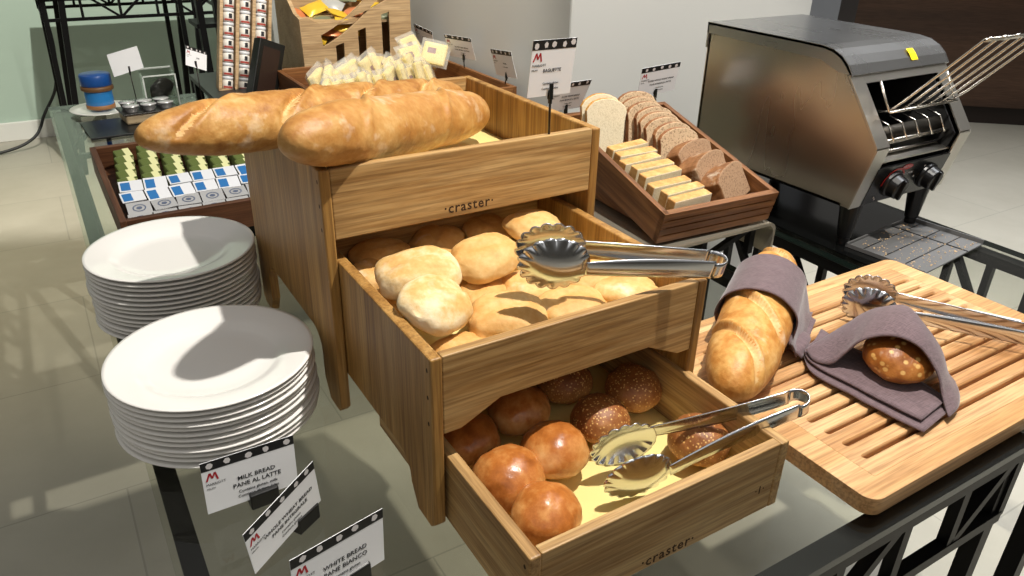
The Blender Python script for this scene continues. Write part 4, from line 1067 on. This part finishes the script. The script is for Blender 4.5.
for k in range(10):
    wrapped('film-wrapped yellow slice, %s from the left in the rear row of the rear tray' % places[k], Matrix.Translation((.43+.036*k, 1.26+rs.uniform(-.015, .02)+.01*k, .118+rs.uniform(0, .02))) @ Matrix.Rotation(radians(50+rs.uniform(-14, 14)), 4, 'Z') @ Matrix.Rotation(radians(-24+rs.uniform(-8, 8)), 4, 'X') @ Matrix.Rotation(radians(rs.uniform(-14, 14)), 4, 'Y') @ Matrix.Scale(1.25, 4))
for k, (x_, y_, z_, rz) in enumerate(((.76, 1.37, .165, 10), (.80, 1.35, .175, -30), (.79, 1.43, .185, 25), (.83, 1.40, .150, 60))):
    wrapped('film-wrapped yellow slice, %s of the loose heap near the wall in the rear tray' % places[k], Matrix.Translation((x_, y_, z_)) @ Matrix.Rotation(radians(rz), 4, 'Z') @ Matrix.Rotation(radians(-35), 4, 'X') @ Matrix.Rotation(radians(20*(k % 2)-8), 4, 'Y'))

# crate with slots, bar-chart slots and a curved slit
CR = thing('slotted_crate', 'tan plywood crate with slotted front full of snack packets', 'crate', (.472, 1.60, .0905))
cw, cd_, ch = .372, .26, .30
def crate_front():
    outer = [(0, 0), (cw, 0), (cw, ch)]+[(cw-.03, ch)]+[(cw-.05-(cw-.11)*k/10, ch-.035-.075*sin(pi*.5*k/10)) for k in range(11)]+[(.03, .205), (0, .205)]
    holes = []
    for x_, z1 in ((.108, .128), (.185, .170), (.268, .215)): holes.append([(x_, .04), (x_, z1-.008), (x_+.028, z1), (x_+.028, .04)])
    up = [(.062+.02*k, .155+.0085*k+.0006*k*k) for k in range(11)]; dn = [(x_+.005, z_-.036) for x_, z_ in up]
    return [outer]+holes+[dn+up[::-1]]
L_ = crate_front(); bm = plate2d([L_[0]]+[h for h in L_[1:]], .006); bmesh.ops.transform(bm, matrix=Matrix.Translation((0, 0, 0)) @ FACE, verts=bm.verts)
link('front_panel', bm, crate_w, CR)
link('back_panel', BOX(0, cd_-.012, 0, cw, cd_, ch+.04), crate_w, CR)
for xs in (0, cw-.012):
    bm = bmesh.new(); hh = .205 if xs == 0 else ch
    prism(bm, [(.006, 0), (.006, hh), (.06, hh+.01), (cd_-.012, ch+.04), (cd_-.012, 0)], 0, xs, xs+.012); link('side_panel', bm, crate_w, CR)
link('crate_base', BOX(.012, .006, 0, cw-.012, cd_-.012, .01), crate_w, CR)
bm = bmesh.new(); box(bm, .012, .02, .180, cw-.012, cd_-.012, .186); link('inner_shelf', bm, crate_w, CR)
cols_ = [('yellow', (232, 186, 40)), ('silver', (186, 188, 184)), ('orange', (214, 132, 84)), ('grey-green', (126, 132, 104)), ('yellow', (236, 196, 60))]
pm = {n_: plain('packet_'+n_.replace('-', '_'), c_, .3, .2) for n_, c_ in cols_}
def packet(label, M_, mat):
    bm = bmesh.new(); n = 8
    for s_ in (1, -1):
        rows = []
        for j in range(n+1):
            row = []
            for i in range(n+1):
                u_, v_ = i/n*2-1, j/n*2-1; row.append((.042*u_, .03*v_, s_*(.012*(1-u_*u_)**.7*(1-v_*v_)**.5+.0005)+.002*noise.noise((u_*3, v_*3, M_.translation.x*40))))
            rows.append(row)
        grid(bm, rows)
    o = link('snack_packet', bm, mat, smooth=True); o.matrix_world = M_; return tag(o, label, 'snack packet', 'snack packets in the crate')
k = 0
for row in range(3):
    for c in range(5):
        n_ = cols_[(k*2+row) % 5][0]; x_ = .53+.058*c; y_ = 1.66+.07*row
        packet('%s snack packet in the crate, %s from the left in the %s row' % (n_, places[c], ('front', 'middle', 'rear')[row]), Matrix.Translation((x_, y_, .222+.030*row+.014*c+rs.uniform(-.004, .008))) @ Matrix.Rotation(rs.uniform(-.8, .8), 4, 'Z') @ Matrix.Rotation(.35+rs.uniform(-.3, .3), 4, 'X') @ Matrix.Rotation(rs.uniform(-.4, .4), 4, 'Y'), pm[n_]); k += 1

# black framed panel leaning against the crate
FR = thing('black_display_board', 'thick black framed board leaning on the left side of the crate', 'frame', mat=Matrix.Translation((.262, 1.46, .0985)) @ Matrix.Rotation(radians(18), 4, 'Z') @ Matrix.Rotation(radians(-8), 4, 'X') @ Matrix.Rotation(radians(23), 4, 'Y'))
link('frame_body', BOX(0, 0, 0, .085, .035, .185), frame_blk, FR, bev=.002)
link('inset_panel', BOX(.014, -.001, .02, .071, .0, .165), plain('frame_brown', (44, 28, 20), .4), FR)

# rack of little jars
RK = thing('jar_rack', 'tall wooden rack holding three columns of mini jam jars', 'rack', mat=Matrix.Translation((.214, 1.66, .0905)) @ Matrix.Rotation(-.03, 4, 'Z') @ Matrix.Rotation(radians(-12), 4, 'X') @ Matrix.Rotation(radians(11), 4, 'Y'))
link('back_board', BOX(0, .045, 0, .155, .053, .34), crate_w, RK)
for k in range(4): link('divider', BOX(.0485*k, 0, 0, .0485*k+.0095, .05, .34), crate_w, RK)
link('foot_rail', BOX(0, 0, 0, .155, .05, .008), crate_w, RK)
bpy.context.view_layer.update()
jarglass = plain('jar_label_white', (232, 228, 220), .35); jam = plain('jam_red', (168, 70, 60), .3)
def mini(label, M_, src=[None]):
    if src[0] is None:
        o = thing('jam_jar', label, 'jam jar', group='mini jam jars in the rack')
        bm = bmesh.new(); lathe(bm, [(0, 0), (.015, 0), (.0165, .002), (.0165, .026), (.014, .029), (0, .029)], 16); link('glass', bm, jarglass, o, smooth=True)
        bm = bmesh.new(); lathe(bm, [(.0158, .0285), (.0168, .029), (.0168, .037), (.016, .038), (0, .038)], 16); link('lid', bm, cupw, o, smooth=True)
        bm = bmesh.new(); rows = [[(.0168*cos(a_), .0168*sin(a_), z_) for a_ in [-pi/2-.1+.6*q/4 for q in range(5)]] for z_ in (.010, .024)]; grid(bm, rows); link('label_print', bm, ink, o)
        bm = bmesh.new(); rows = [[(.0167*cos(a_), .0167*sin(a_), z_) for a_ in [-pi/2-.9+1.8*q/6 for q in range(7)]] for z_ in (.002, .008)]; grid(bm, rows); link('jam_fill', bm, jam, o)
        src[0] = o
    else: o = copy_tree(src[0]); o['label'] = label
    o.matrix_world = M_; return o
RM = RK.matrix_basis.copy()
for c in range(3):
    for r_ in range(8 if c < 2 else 7):
        mini('mini jam jar, %s from the bottom in the %s column of the rack' % (places[r_], ('left', 'middle', 'right')[c]), RM @ Matrix.Translation((.029+.0485*c, .021, .009+.0405*r_)))
